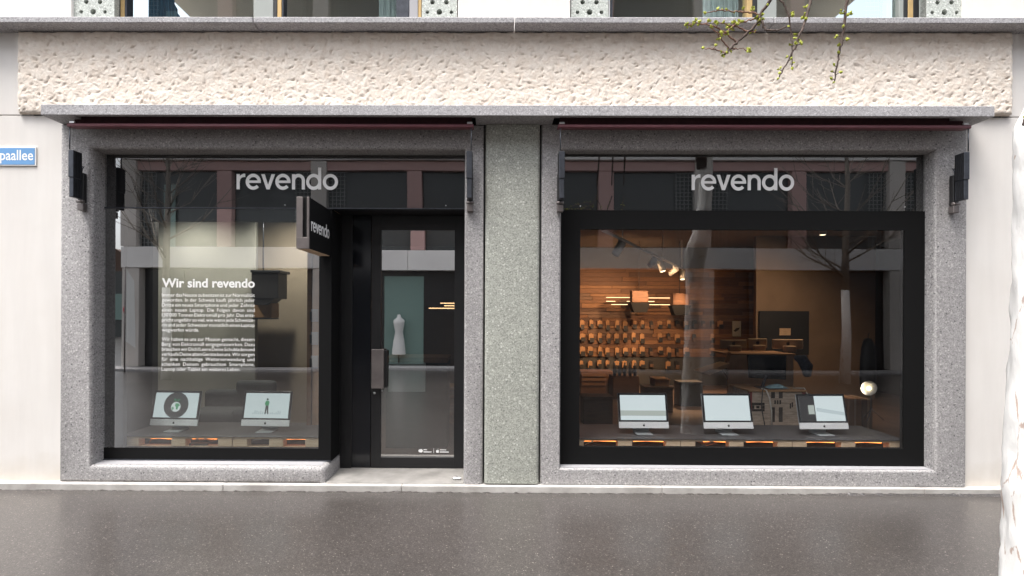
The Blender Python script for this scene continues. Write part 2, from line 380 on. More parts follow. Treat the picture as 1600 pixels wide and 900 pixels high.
# concrete kerb strip along the house: long cast pieces
kx = [-9, -4.9, -2.62, -0.9, 1.6, 4.1, 9]
kerb = struct(MB().box(-9, 9, -0.06, 0.3, -0.1, 0.03).build('kerb_foundation', 'pale_concrete'))
for i in range(len(kx) - 1):
    MB().box(kx[i] + 0.0015, kx[i + 1] - 0.0015, -0.092 + random.uniform(-.001, .001), 0.2, -0.05, 0.064 + random.uniform(-.001, .001), 0.006).build('kerb_stone', 'pale_concrete', kerb)
# far pavement
struct(MB().box(-60, 60, -10.6, -9.9, -0.05, 0.07, 0.01).build('far_pavement', 'grey_terrazzo'))

# ================================================================== THE HOUSE WITH THE SHOP
B = thing('shop_building', 'pale stone building with grey terrazzo shop front and green terrazzo pillar', 'building', (0, 0, 0))
Yf = -0.04; ZS = 3.553; ZB = 0.066
JZ = 3.648                                             # height of the joint beside the canopy
# cream wall slabs
def slab(x0, x1, z0, z1, y=0.0): return MB().box(x0, x1, y, y + 0.25, z0, z1, 0.004).build('wall_panel', 'cream_plaster', B)
slab(-9, -4.255, 0.02, JZ - 0.004); slab(4.548, 9, 0.02, JZ - 0.004)
slab(-9, -4.677, JZ + 0.004, 4.46); slab(4.975, 9, JZ + 0.004, 4.46)
MB().box(-4.6, 4.95, 0.06, 0.28, ZS + 0.0, 4.46).build('backing_wall', 'dark_wall', B)
for x0, x1 in ((-9, -4.178), (-0.385, 0.712), (4.535, 9)): slab(x0, x1, 4.40 + 0.062, 7.2)
# hacked stone band (sculpted height field)
x0, x1, z0, z1 = -4.675, 4.973, JZ + 0.006, 4.452; st = 0.0076
nx, nz = int((x1 - x0) / st), int((z1 - z0) / st)
gx, gz = np.meshgrid(np.linspace(x0, x1, nx + 1), np.linspace(z0, z1, nz + 1))
def vnoise(x, y, seed):
    g = np.random.default_rng(seed).random((256, 256)); xi = np.floor(x).astype(int); yi = np.floor(y).astype(int); fx = x - xi; fy = y - yi
    fx = fx * fx * (3 - 2 * fx); fy = fy * fy * (3 - 2 * fy)
    a = g[xi % 256, yi % 256]; b_ = g[(xi + 1) % 256, yi % 256]; c_ = g[xi % 256, (yi + 1) % 256]; d_ = g[(xi + 1) % 256, (yi + 1) % 256]
    return (a * (1 - fx) + b_ * fx) * (1 - fy) + (c_ * (1 - fx) + d_ * fx) * fy
def pits(cx, cz, seed, rad):
    r_ = np.random.default_rng(seed); T = r_.random((128, 128, 5)); out = np.zeros_like(gx)
    wx = gx + 0.03 * (vnoise(gx * 14, gz * 14, seed + 5) - .5); wz = gz + 0.03 * (vnoise(gx * 14, gz * 14, seed + 6) - .5)
    ci = np.floor(wx / cx).astype(int); cj = np.floor(wz / cz).astype(int)
    for di in (-1, 0, 1):
        for dj in (-1, 0, 1):
            t = T[(ci + di) % 128, (cj + dj) % 128]
            px_ = (ci + di + t[..., 0]) * cx; pz_ = (cj + dj + t[..., 1]) * cz
            an = t[..., 2] * 2.2 - 0.6; dx = wx - px_; dz = wz - pz_
            u = dx * np.cos(an) + dz * np.sin(an); v_ = -dx * np.sin(an) + dz * np.cos(an)
            out = np.maximum(out, (0.35 + 0.65 * t[..., 3]) * np.exp(-((u / (rad * 1.5))**2 + (v_ / (rad * 0.75))**2)))
    return out
h = -0.016 * pits(0.105, 0.075, 3, 0.0125) - 0.004 * pits(0.045, 0.04, 9, 0.008)
h += 0.004 * (vnoise(gx * 30 + gz * 12, gz * 38, 21) - .5) + 0.007 * (vnoise(gx * 9, gz * 11, 22) - .5) + 0.005 * (vnoise(gx * 70, gz * 75, 23) - .5)
edge = np.minimum(np.minimum(gx - x0, x1 - gx), np.minimum(gz - z0, z1 - gz)); h = h - 0.02 * np.exp(-edge / 0.012)
V = np.stack([gx, -0.050 - h, gz], -1).reshape(-1, 3)
V[:, 1] = np.where(edge.reshape(-1) < 1e-6, -0.002, V[:, 1])
V[:, 0] += 0.008 * (vnoise(gx * 25, gz * 25, 31).reshape(-1) - .5) * (edge.reshape(-1) > 0.005) ; V[:, 2] += 0.012 * (vnoise(gx * 22, gz * 22, 32).reshape(-1) - .5) * (edge.reshape(-1) > 0.005)
idx = np.arange((nx + 1) * (nz + 1)).reshape(nz + 1, nx + 1)
Q = np.stack([idx[:-1, :-1], idx[:-1, 1:], idx[1:, 1:], idx[1:, :-1]], -1).reshape(-1, 4)
me = bpy.data.meshes.new('hacked_band'); me.vertices.add(len(V)); me.vertices.foreach_set('co', V.astype(np.float32).ravel())
me.loops.add(Q.size); me.loops.foreach_set('vertex_index', Q.ravel().astype(np.int32)); me.polygons.add(len(Q)); me.polygons.foreach_set('loop_start', np.arange(0, Q.size, 4, dtype=np.int32))
me.polygons.foreach_set('use_smooth', np.ones(len(Q), bool)); me.update(calc_edges=True); me.validate()
link('stone_band', me, 'hacked_stone', B)
# window ledge above it, in cast pieces
lx = [-9, -4.72, -2.305, 0.165, 2.6, 5.05, 9]
for i in range(len(lx) - 1):
    MB().box(lx[i] + 0.004, lx[i + 1] - 0.004, -0.19, 0.3, 4.455, 4.512, 0.006).build('ledge_stone', 'ledge_stone', B)
# canopy slab, hollow where the awnings sit
cv = MB(); cv.box(-4.247, 4.585, -0.27, -0.225, ZS, 3.651, 0.004)
cv.box(-4.245, 4.583, -0.226, -0.005, 3.622, 3.649)
for xa, xb in ((-4.245, -3.96), (-0.2, 0.535), (4.27, 4.583)): cv.box(xa, xb, -0.226, -0.005, ZS + 0.001, 3.623)
cv.build('canopy_slab', 'ledge_stone', B)
MB().box(-4.0, 4.3, -0.02, 0.05, ZS, 3.622).build('canopy_back', 'black_panel', B)
# terrazzo frames: outline with opening, front edges rounded
def frame_ring(ox0, ox1, oz0, oz1, ix0, ix1, iz0, iz1, y0, y1, r, inr):
    bm = bmesh.new()
    def ring(x0_, x1_, z0_, z1_, y): return [bm.verts.new(p) for p in ((x0_, y, z0_), (x1_, y, z0_), (x1_, y, z1_), (x0_, y, z1_))]
    prof = []                                            # (outset of outer, inset y) front to back
    rs = [ring(ox0, ox1, oz0, oz1, y1)]
    rs.append(ring(ox0, ox1, oz0, oz1, y0 + r))
    for a in (30, 60, 90):
        o_ = r * (1 - math.cos(R(a))); rs.append(ring(ox0 + o_, ox1 - o_, oz0 + min(o_, .004), oz1, y0 + r - r * math.sin(R(a))))
    for a in (90, 65, 40, 20, 0):
        o_ = inr * (1 - math.cos(R(a))); rs.append(ring(ix0 - o_, ix1 + o_, iz0 - o_, iz1 + o_, y0 + inr - inr * math.sin(R(a))))
    rs.append(ring(ix0, ix1, iz0, iz1, y1))
    for a, b_ in zip(rs, rs[1:]):
        for k in range(4):
            f = bm.faces.new((a[k], a[(k + 1) % 4], b_[(k + 1) % 4], b_[k])); f.smooth = True
    bmesh.ops.recalc_face_normals(bm, faces=bm.faces)
    me = bpy.data.meshes.new('terrazzo_frame'); bm.to_mesh(me); bm.free()
    for p in me.polygons: p.use_smooth = True
    me.set_sharp_from_angle(angle=R(50)) if hasattr(me, 'set_sharp_from_angle') else None
    return me
# left frame is open at the door: build as pieces (jamb, header, jamb, sill) that butt
def rpost(x0_, x1_, y0_, y1_, z0_, z1_, r, name, mat):      # upright with rounded front corners
    pl = [(x0_, y1_)] + [(x0_ + r - r * math.cos(R(a)), y0_ + r - r * math.sin(R(a))) for a in range(0, 91, 15)] + [(x1_ - r + r * math.sin(R(a)), y0_ + r - r * math.cos(R(a))) for a in range(0, 91, 15)] + [(x1_, y1_)]
    bm = bmesh.new(); a = [bm.verts.new((x, y, z0_)) for x, y in pl]; b_ = [bm.verts.new((x, y, z1_)) for x, y in pl]
    bm.faces.new(a); bm.faces.new(b_[::-1]); n = len(pl)
    for i in range(n): f = bm.faces.new((a[i], a[(i + 1) % n], b_[(i + 1) % n], b_[i])); f.smooth = 0 < i < n - 2
    bmesh.ops.recalc_face_normals(bm, faces=bm.faces)
    me = bpy.data.meshes.new(name); bm.to_mesh(me); bm.free()
    for p in me.polygons: p.use_smooth = True
    me.set_sharp_from_angle(angle=R(40)); return link(name, me, mat, B)
IL0, IL1, IT, IS = -3.942, -0.31, 3.31, 0.226
YL, YR, YD = 0.14, 0.09, 0.45                               # glazing planes: left window, right window, door
XC = -1.652                                                  # glazed corner beside the door
def frame_path(outer, inner, y0, y1, r, inr, name):      # terrazzo surround swept along an open path
    bm = bmesh.new(); n = len(outer); rs = []
    ix = [1 if inner[k][0] > (outer[k][0]) else -1 for k in range(n)]; iz = [1 if inner[k][1] > outer[k][1] else -1 for k in range(n)]
    iz[0] = 0; ix[-1] = 0
    def row(base_, o_, y, sgn): return [bm.verts.new((base_[k][0] + sgn * ix[k] * o_, y, base_[k][1] + sgn * iz[k] * o_)) for k in range(n)]
    rs.append(row(outer, 0, y1, 1)); rs.append(row(outer, 0, y0 + r, 1))
    for a in (30, 60, 90): rs.append(row(outer, r * (1 - math.cos(R(a))), y0 + r - r * math.sin(R(a)), 1))
    for a in (90, 65, 40, 20, 0): rs.append(row(inner, inr * (1 - math.cos(R(a))), y0 + inr - inr * math.sin(R(a)), -1))
    rs.append(row(inner, 0, y1, -1))
    for a, b_ in zip(rs, rs[1:]):
        for k in range(n - 1): bm.faces.new((a[k], a[k + 1], b_[k + 1], b_[k])).smooth = True
    bmesh.ops.recalc_face_normals(bm, faces=bm.faces)
    me = bpy.data.meshes.new(name); bm.to_mesh(me); bm.free(); me.set_sharp_from_angle(angle=R(40)); return link(name, me, 'grey_terrazzo', B)
XE = XC - 0.05
frame_path([(-0.122, ZB), (-0.122, ZS - .002), (-4.253, ZS - .002), (-4.253, ZB), (XE, ZB)], [(IL1, ZB), (IL1, IT), (IL0, IT), (IL0, IS), (XE, IS)], Yf, 0.24, 0.03, 0.045, 'window_surround')
MB().box(IL1, -0.124, 0.241, 0.6, ZB, ZS - .002).build('inner_jamb', 'grey_terrazzo', B)
# rounded end of the sill beside the door
r = 0.05; inr = 0.045; bm = bmesh.new(); rings = []
for d_, zz in [(0, ZB)] + [(inr * (1 - math.sin(R(a))), IS - inr * (1 - math.cos(R(a)))) for a in (90, 65, 40, 20, 0)]:
    rings.append([bm.verts.new((XE + (r - d_) * math.sin(R(a)), Yf + r - (r - d_) * math.cos(R(a)), zz)) for a in range(0, 91, 15)] + [bm.verts.new((XC - d_, YD + .05, zz))])
for a, b_ in zip(rings, rings[1:]):
    for k in range(len(a) - 1): bm.faces.new((a[k], a[k + 1], b_[k + 1], b_[k])).smooth = True
bm.faces.new(rings[-1] + [bm.verts.new((XE, YD + .05, IS))])
bmesh.ops.recalc_face_normals(bm, faces=bm.faces); me = bpy.data.meshes.new('sill_end'); bm.to_mesh(me); bm.free(); me.set_sharp_from_angle(angle=R(40)); link('sill_end', me, 'grey_terrazzo', B)
MB().box(IL0, XC - 0.05, Yf + 0.047, YL, IS + 0.001, IS + 0.004).build('sill_cover', 'soft_grey', B)
me = frame_ring(0.434, 4.546, ZB, ZS - 0.002, 0.628, 4.236, 0.222, IT, Yf, 0.24, 0.03, 0.03); link('window_surround', me, 'grey_terrazzo', B)
MB().box(0.63, 4.234, Yf + 0.03, YR, 0.223, 0.2265).build('sill_cover', 'soft_grey', B)
# pillar
rpost(-0.108, 0.420, -0.055, 0.3, 0.078, ZS - 0.004, 0.035, 'pillar', 'green_terrazzo')
MB().box(-0.125, 0.437, 0.1, 0.6, ZB, ZS).build('joint_backing', 'dark_wall', B)
# threshold
MB().box(XC - 0.002, IL1 + 0.002, -0.036, YD + 0.3, 0.02, 0.0725, 0.004).build('threshold', 'shaded_concrete', B)
MB().box(IL1 - 0.11, IL1 - 0.03, 0.06, 0.1, 0.073, 0.098, 0.006).build('door_stop', 'bright_metal', B)

# ---- upper storey: perforated stone screens, windows with bronze mullions
def perforated(x0_, x1_):
    cx = (x0_ + x1_) / 2; loops = [[(x0_, 4.46), (x1_, 4.46), (x1_, 5.9), (x0_, 5.9)]]
    z = 4.682; k = 0
    while z < 5.8:
        if k % 2 == 0: loops += [circ(cx - 0.118, z, 0.019, 14)[::-1], circ(cx, z + 0.002, 0.029, 16)[::-1], circ(cx + 0.118, z, 0.019, 14)[::-1]]
        else: loops += [circ(cx - 0.068, z, 0.023, 14)[::-1], circ(cx + 0.068, z, 0.023, 14)[::-1]]
        z += 0.098; k += 1
    me = curve_mesh(loops, 0.08); me.transform(Matrix.Translation((0, 0.11, 0)))
    o = link('perforated_panel', me, 'pale_terrazzo', B)
    MB().box(x0_, x1_, 0.115, 0.2, 4.46, 5.9).build('panel_backing', 'hole_dark', o)
for a, b_ in ((107, 174), (657, 712), (890, 948), (1442, 1499)): perforated(PX(a, .03), PX(b_, .03))
uw = []
def upbar(name, a, b_, y0_, y1_, mat): return MB().box(PX(a, y0_), PX(b_, y0_), y0_, y1_, 4.47, 5.9, 0.003).build(name, mat, B)
for a, b_, mt in ((174.5, 183, 'black_metal'), (183.5, 190, 'bronze_frame'), (190.5, 193.5, 'dark_steel'), (393, 424, 'grey_frame'), (424.5, 430, 'black_metal'), (430.5, 437, 'bronze_frame'), (437.5, 440, 'dark_steel'),
                  (617, 637, 'dark_steel'), (637.5, 651, 'soft_grey'), (651.5, 656.5, 'bronze_frame'), (948.5, 951, 'white_vinyl'), (951.5, 955, 'dark_steel'), (1164, 1172.5, 'bronze_frame'), (1173, 1180, 'black_metal'), (1180.5, 1210, 'grey_frame'),
                  (1400, 1407, 'grey_frame'), (1407.5, 1413.5, 'black_metal'), (1414, 1422, 'bronze_frame'), (1422.5, 1431, 'black_metal'), (1431.5, 1441.5, 'grey_frame')):
    upbar('window_frame', a, b_, 0.10 + random.uniform(0, .004), 0.2, mt)
for a, b_ in ((193, 394), (440, 618), (955, 1164), (1210, 1400)):
    g = MB().box(PX(a, .14) - 0.01, PX(b_, .14) + 0.01, 0.15, 0.158, 4.45, 5.9).build('upper_window', 'upper_glass', B)
    MB().box(PX(a, .1), PX(b_, .1), 0.103, 0.2, 4.47, 4.60, 0.004).build('window_sill', 'dark_steel', g)
MB().box(-4.3, 4.7, 2.6, 2.7, 4.4, 7.2).build('upper_room_wall', 'mint_wall', B)
MB().box(-4.3, 4.7, 0.3, 2.6, 4.40, 4.47).build('upper_floor', 'ceiling_paint', B)
MB().box(-4.4, 4.8, 0.25, 2.7, 5.95, 6.05).build('upper_ceiling', 'opp_band', B)
MB().box(-4.3, 4.7, -0.0, 0.3, 5.901, 7.2).build('upper_lintel', 'cream_plaster', B)
def curtain(x0_, x1_, y, mat, slope=0.0):
    bm = bmesh.new(); n = 60; lo, hi = [], []
    for i in range(n + 1):
        x = x0_ + (x1_ - x0_) * i / n; yy = y + 0.03 * math.sin(i * 1.7) + 0.01 * math.sin(i * 4.1)
        lo.append(bm.verts.new((x, yy, 4.48))); hi.append(bm.verts.new((x, yy, 5.85 - slope * i / n)))
    for i in range(n): f = bm.faces.new((lo[i], lo[i + 1], hi[i + 1], hi[i])); f.smooth = True
    me = bpy.data.meshes.new('curtain'); bm.to_mesh(me); bm.free(); return link('curtain', me, mat)
tag(curtain(PX(228, .35), PX(290, .35), 0.35, 'curtain_blue', 1.35), 'blue pleated curtain falling aslant behind the leftmost upper window', 'curtain')
tag(curtain(PX(590, .4), PX(640, .4), 0.4, 'curtain_white'), 'pale curtain behind the second upper window, left of the pillar', 'curtain')
tag(curtain(PX(1095, .4), PX(1150, .4), 0.4, 'curtain_white'), 'pale curtain behind the upper window right of the pillar', 'curtain')

# ---- left shop window and transom
def lettering_lines(lines, x0_, x1_, z_first, dz, size, y, name, parent, bold, justify_last=()):
    cache = {}; parts = []; sp = 0.30
    def wm(wd):
        if wd not in cache:
            me = text_mesh(wd, bold); xs_ = [v.co.x for v in me.vertices]; cache[wd] = (me, max(xs_) - min(xs_), min(xs_))
        return cache[wd]
    for (txt, row, full) in lines:
        ws = txt.split(); tot = sum(wm(q)[1] for q in ws) * size
        ks = 1.0; gap = sp * size
        if full:
            gap = (x1_ - x0_ - tot) / max(1, len(ws) - 1)
            if gap < 0.16 * size: ks = (x1_ - x0_ - 0.2 * size * (len(ws) - 1)) / tot; gap = 0.2 * size
        x = x0_; parts = []
        for q in ws:
            me, wd, mn = wm(q)
            parts.append((me, Matrix.Translation((x - mn * size * ks, y, z_first - row * dz)) @ Matrix.Rotation(math.pi / 2, 4, 'X') @ Matrix.Diagonal((size * ks, size, 1, 1))))
            x += wd * size * ks + gap
        link(name, merge(parts, name), 'white_vinyl', parent)['kind'] = 'stuff'
TZ = PZ(325.5, YL)
tl = MB().box(IL0, IL1, YL, YL + 0.01, TZ, IT, ).build('transom', 'transom_glass', B)
MB().box(IL0, IL1, YL + 0.02, YL + 0.06, TZ + 0.002, IT).build('sign_panel', 'black_panel', tl)
MB().box(IL0 - 0.002, IL1 + 0.002, YL - 0.012, YL + 0.08, TZ - 0.012, TZ - 0.001, 0.002).build('transom_bar', 'dark_steel', tl)
word('lettering', PX(368, YL), PX(527, YL), PZ(297, YL), YL - 0.003, 0.152, 'white_vinyl', tl)
for px_ in (444, 696): MB().lathe([(0.0001, 0), (0.006, 0), (0.006, 0.004), (0.0001, 0.005)], 8, Matrix.Translation((PX(px_, YL), YL - 0.001, PZ(321.5, YL))) @ Matrix.Rotation(math.pi / 2, 4, 'X')).build('screw', 'bright_metal', tl)
sw = MB().box(IL0, PX(499, YL), YL, YL + 0.01, PZ(703, YL), TZ - 0.013).build('shop_window', 'window_glass', B)
fb = MB(); zc0, zc1 = PZ(702.5, YL), PZ(347, YL); xc0, xc1 = PX(190, YL), PX(498, YL)
yb0, yb1 = YL + 0.012, YL + 0.06
fb.box(IL0, xc0, yb0, yb1, IS + .004, TZ - .013); fb.box(xc0, xc1, yb0, yb1, zc1, TZ - .013)
MB().box(xc1, XC - 0.001, YL - .004, yb1, IS + .004, TZ - .014).box(IL0, xc1, YL - .004, yb1, IS + .004, zc0).build('window_frame', 'matt_black', sw)
fb.build('window_border', 'black_panel', sw)
MB().box(IL0, XC, YL - 0.012, YL - 0.0045, IS + 0.0045, IS + 0.016).build('glazing_bead', 'dark_steel', sw)
hd = text_mesh('Wir sind revendo', 0.028); xs_ = [v.co.x for v in hd.vertices]; wdt = max(xs_) - min(xs_)
kx_ = (PX(397, YL) - PX(251, YL)) / wdt
hd.transform(Matrix.Translation((PX(251, YL) - min(xs_) * kx_, YL - 0.0006, PZ(450.5, YL))) @ Matrix.Rotation(math.pi / 2, 4, 'X') @ Matrix.Diagonal((kx_, 0.125, 1, 1)))
link('text_heading', hd, 'white_vinyl', sw)['kind'] = 'stuff'
L = ['Immer das Neuste zu besitzen ist zur Normalität', 'geworden. In der Schweiz kauft jährlich jeder', 'Dritte ein neues Smartphone und jeder Zehnte', 'einen neuen Laptop. Die Folgen davon sind',
     "130'000 Tonnen Elektromüll pro Jahr. Das ents-", 'pricht ungefähr so viel, wie wenn jede Schweize-', 'rin und jeder Schweizer monatlich einen Laptop', 'wegwerfen würde.',
     'Wir haben es uns zur Mission gemacht, diesem', 'Berg von Elektromüll entgegenzuwirken. Dazu', 'brauchen wir Dich! Leere Deine Schubladen und', 'verkaufe Deine alten Geräte bei uns. Wir sorgen',
     'für eine nachhaltige Weiterverwendung und', 'schenken Deinem gebrauchten Smartphone,', 'Laptop oder Tablet ein weiteres Leben.']
rowsl = [(t, i if i < 8 else i + 0.85, t[-1] not in '.' or i == 4) for i, t in enumerate(L)]
lettering_lines(rowsl, PX(251, YL), PX(397, YL), PZ(465.4, YL), 7.83 * (YL + D) / F, 0.0505, YL - 0.0006, 'text_line', sw, 0.0)
# glazed return beside the door and the door recess
rw = MB().box(XC - 0.012, XC, YL + 0.012, YD - 0.03, IS + 0.002, TZ - 0.014).build('corner_panel', 'matt_black', B)
MB().box(XC - 0.06, XC - 0.014, YL + 0.062, YD - 0.03, IS + 0.004, TZ - 0.014).build('window_border', 'black_panel', rw)
MB().box(XC - 0.05, XC + 0.0005, YD - 0.029, YD + 0.06, IS + 0.002, TZ - 0.013).build('corner_post', 'black_metal', B)
MB().box(XC, IL1, YL + 0.07, YD + 0.06, TZ - 0.011, TZ + 0.05).build('recess_ceiling', 'black_metal', B)
# door: fixed side light, frame, leaf
DZ0, DZ1 = 0.073, TZ - 0.012
dx = lambda p: PX(p, YD)
MB().box(XC + .0015, dx(550), YD - .01, YD + .06, DZ0, DZ1, .003).build('door_post', 'black_metal', B)
MB().box(dx(550), dx(579), YD + .01, YD + .05, DZ0, DZ1, .002).build('side_light', 'screen_black', B)
MB().box(dx(541), IL1, YD - .012, YD + .06, DZ1 - 0.0, DZ1 + .011).build('door_head', 'black_metal', B)
DR = MB().box(dx(580), dx(595), YD, YD + .05, DZ0 + .006, DZ1 - .004, .002).box(dx(710), IL1 + .02, YD, YD + .05, DZ0 + .006, DZ1 - .004, .002).box(dx(595), dx(710), YD, YD + .05, DZ0 + .006, PZ(715.5, YD), .002).box(dx(595), dx(710), YD, YD + .05, PZ(360, YD), DZ1 - .004, .002).build('door', 'black_metal', B)
MB().box(dx(595) - .005, dx(710) + .005, YD + .02, YD + .03, PZ(715.5, YD) - .005, PZ(360, YD) + .005).build('door_pane', 'door_glass', DR)
MB().box(dx(582), dx(601.5), YD - .055, YD - .03, PZ(608, YD - .05), PZ(546.5, YD - .05), .004).build('door_handle', 'grey_metal', DR)
MB().box(dx(600), dx(606), YD - .03, YD - .001, PZ(606, YD), PZ(548, YD), .002).box(dx(586), dx(594), YD - .03, YD - .001, PZ(600, YD), PZ(590, YD)).build('handle_bracket', 'black_metal', DR)
MB().lathe([(0.0001, 0), (0.012, 0), (0.012, 0.01), (0.0001, 0.011)], 14, Matrix.Translation((dx(585.5), YD - 0.0, PZ(615, YD))) @ Matrix.Rotation(math.pi / 2, 4, 'X')).build('lock_cylinder', 'bright_metal', DR)
MB().lathe([(0.0001, 0), (0.008, 0), (0.008, 0.02), (0.0001, 0.021)], 12, Matrix.Translation((dx(598), YD + 0.0, PZ(611, YD))) @ Matrix.Rotation(math.pi / 2, 4, 'X')).build('key_knob', 'bright_metal', DR)
# two small service marks at the foot of the door pane
ys = YD + 0.0165
def flat(loops, y, name, mat, parent):
    me = curve_mesh(loops, 0.001); me.transform(Matrix.Translation((0, y, 0))); return link(name, me, mat, parent)
def rect(x0_, x1_, z0_, z1_): return [(x0_, z0_), (x1_, z0_), (x1_, z1_), (x0_, z1_)]
def apple(cx, cz, s):
    pts = [(0, .28), (.16, .36), (.34, .3), (.44, .14), (.34, .02), (.32, -.12), (.44, -.24), (.3, -.46), (.14, -.5), (0, -.44), (-.14, -.5), (-.3, -.44), (-.42, -.2), (-.45, .06), (-.36, .26), (-.18, .36)]
    return [[(cx + x * s, cz + z * s) for x, z in pts], [(cx + x * s, cz + z * s) for x, z in ((.0, .42), (.04, .6), (.22, .74), (.2, .54))]]
dpx = lambda p: PX(p, ys); dpz = lambda p: PZ(p, ys)
lp = [[(dpx(658) + .024 * math.cos(t), dpz(705) + .018 * math.sin(t)) for t in np.linspace(math.pi / 2, 3 * math.pi / 2, 9)] + [(dpx(660), dpz(705) - .018), (dpx(662), dpz(705)), (dpx(660), dpz(705) + .018)]]
lp += [rect(dpx(662.5), dpx(668), dpz(704), dpz(702.8)), rect(dpx(662.5), dpx(675), dpz(707.4), dpz(706)), rect(dpx(678.2), dpx(678.8), dpz(708.5), dpz(701)), rect(dpx(688), dpx(698), dpz(704), dpz(702.8)), rect(dpx(688), dpx(702), dpz(707.4), dpz(706))]
lp += apple(dpx(684.5), dpz(705.3), 0.036)
flat(lp, ys, 'service_marks', 'white_vinyl', DR)

# ---- right shop window and transom
RX0, RX1, RTZ = 0.63, 4.234, PZ(327.8, YR)
tr_ = MB().box(RX0, RX1, YR, YR + .01, RTZ, IT).build('transom', 'transom_glass', B)
MB().box(RX0, RX1, YR + .02, YR + .06, RTZ + .002, IT).build('sign_panel', 'black_panel', tr_)
word('lettering', PX(1079, YR), PX(1238, YR), PZ(296.2, YR), YR - .003, 0.151, 'white_vinyl', tr_)
for px_ in (906, 1410): MB().lathe([(0.0001, 0), (0.006, 0), (0.006, 0.004), (0.0001, 0.005)], 8, Matrix.Translation((PX(px_, YR), YR - 0.001, PZ(321.5, YR))) @ Matrix.Rotation(math.pi / 2, 4, 'X')).build('screw', 'bright_metal', tr_)
zr0, zr1, xr0, xr1 = PZ(697.3, YR), PZ(357.6, YR), PX(906, YR), PX(1409.5, YR)
wr = MB().box(RX0, RX1, YR - .004, YR + .05, 0.227, zr0).box(RX0, RX1, YR - .004, YR + .05, zr1, RTZ - .003).box(RX0, xr0, YR - .004, YR + .05, zr0, zr1).box(xr1, RX1, YR - .004, YR + .05, zr0, zr1).build('shop_window', 'matt_black', B)
MB().box(xr0 - .01, xr1 + .01, YR + .006, YR + .014, zr0 - .01, zr1 + .01).build('window_pane', 'right_glass', wr)

# ================================================================== AWNINGS
def awning(x0_, x1_, label):
    A = thing('awning', label, 'awning', ((x0_ + x1_) / 2, -0.15, 3.46), 'awnings under the canopy')
    fbm = MB(); pl = [(-0.215, 3.475), (-0.212, 3.492), (-0.2, 3.499), (-0.185, 3.497), (-0.15, 3.49), (-0.105, 3.488), (-0.105, 3.478), (-0.2, 3.463), (-0.211, 3.467)]
    bm = fbm.bm; a = [bm.verts.new((x0_, y, z)) for y, z in pl]; b_ = [bm.verts.new((x1_, y, z)) for y, z in pl]; bm.faces.new(a); bm.faces.new(b_[::-1])
    for i in range(len(pl)): f = bm.faces.new((a[i], a[(i + 1) % len(pl)], b_[(i + 1) % len(pl)], b_[i])); f.smooth = i in (0, 1, 2, 3)
    fbm.build('front_bar', 'maroon_paint', A)
    MB().box(x0_ + .02, x1_ - .02, -.15, -.148, 3.489, 3.60).build('awning_cloth', 'maroon_cloth', A)
    MB().tube([(x0_ + .03, -.11, 3.585), (x1_ - .03, -.11, 3.585)], 0.033, 12).build('roller_tube', 'dark_steel', A)
    for side, x in ((-1, x0_), (1, x1_)):
        s = -side; xa = x + s * 0.012; xb = x + s * 0.062
        MB().box(min(xa, xb), max(xa, xb), -.205, -.185, 3.499, 3.52, .003).build('bar_end', 'bright_metal', A)
        MB().tube([(x + s * 0.02, -.205, 3.462), (x + s * 0.022, -.207, 3.25)], 0.0055, 8).build('stay_rod', 'dark_steel', A)
        lo_, hi_ = min(xa, xb), max(xa, xb)
        arm = MB().box(lo_, hi_, -.214, -.104, 2.99, 3.245, .004).build('arm', 'dark_steel', A)
        MB().box(lo_ + .004, hi_ - .004, -.208, -.106, 2.805, 2.989, .004).build('lower_arm', 'dark_steel', arm)
        rb = MB()
        for k in range(5): rb.box(hi_ - .001, hi_ + .004, -.204 + k * .021, -.196 + k * .021, 2.995, 3.24).box(lo_ - .004, lo_ + .001, -.204 + k * .021, -.196 + k * .021, 2.995, 3.24)
        for k in range(4): rb.box(hi_ - .005, hi_ + .0, -.198 + k * .021, -.19 + k * .021, 2.812, 2.98).box(lo_, lo_ + .005, -.198 + k * .021, -.19 + k * .021, 2.812, 2.98)
        rb.build('arm_ribs', 'black_metal', arm)
        MB().box(lo_ - .003, hi_ + .003, -.096, -.048, 2.775, 3.06, .005).build('arm_rail', 'black_metal', arm)
        MB().tube([(lo_ + .01, -.1, 3.05), (lo_ + .01, -.09, 3.1), (lo_ + .018, -.06, 3.13)], .005).tube([(hi_ - .01, -.1, 3.05), (hi_ - .01, -.09, 3.1), (hi_ - .018, -.06, 3.13)], .005).build('arm_link', 'dark_steel', arm)
        bk = MB().box(x + s * .008 if s > 0 else x - .066, x + .066 if s > 0 else x - .008, -.10, -.0405, 2.70, 2.766, .004)
        bk.tube([(x + s * .0, -.09, 2.785), (x + s * .07, -.09, 2.785)], .014, 10)
        bk.build('arm_bracket', 'grey_metal', arm)
awning(-4.045, -0.218, 'maroon awning bar with folded dark arms above the window with the printed text')
awning(0.575, 4.42, 'maroon awning bar with folded dark arms above the wide black framed window')

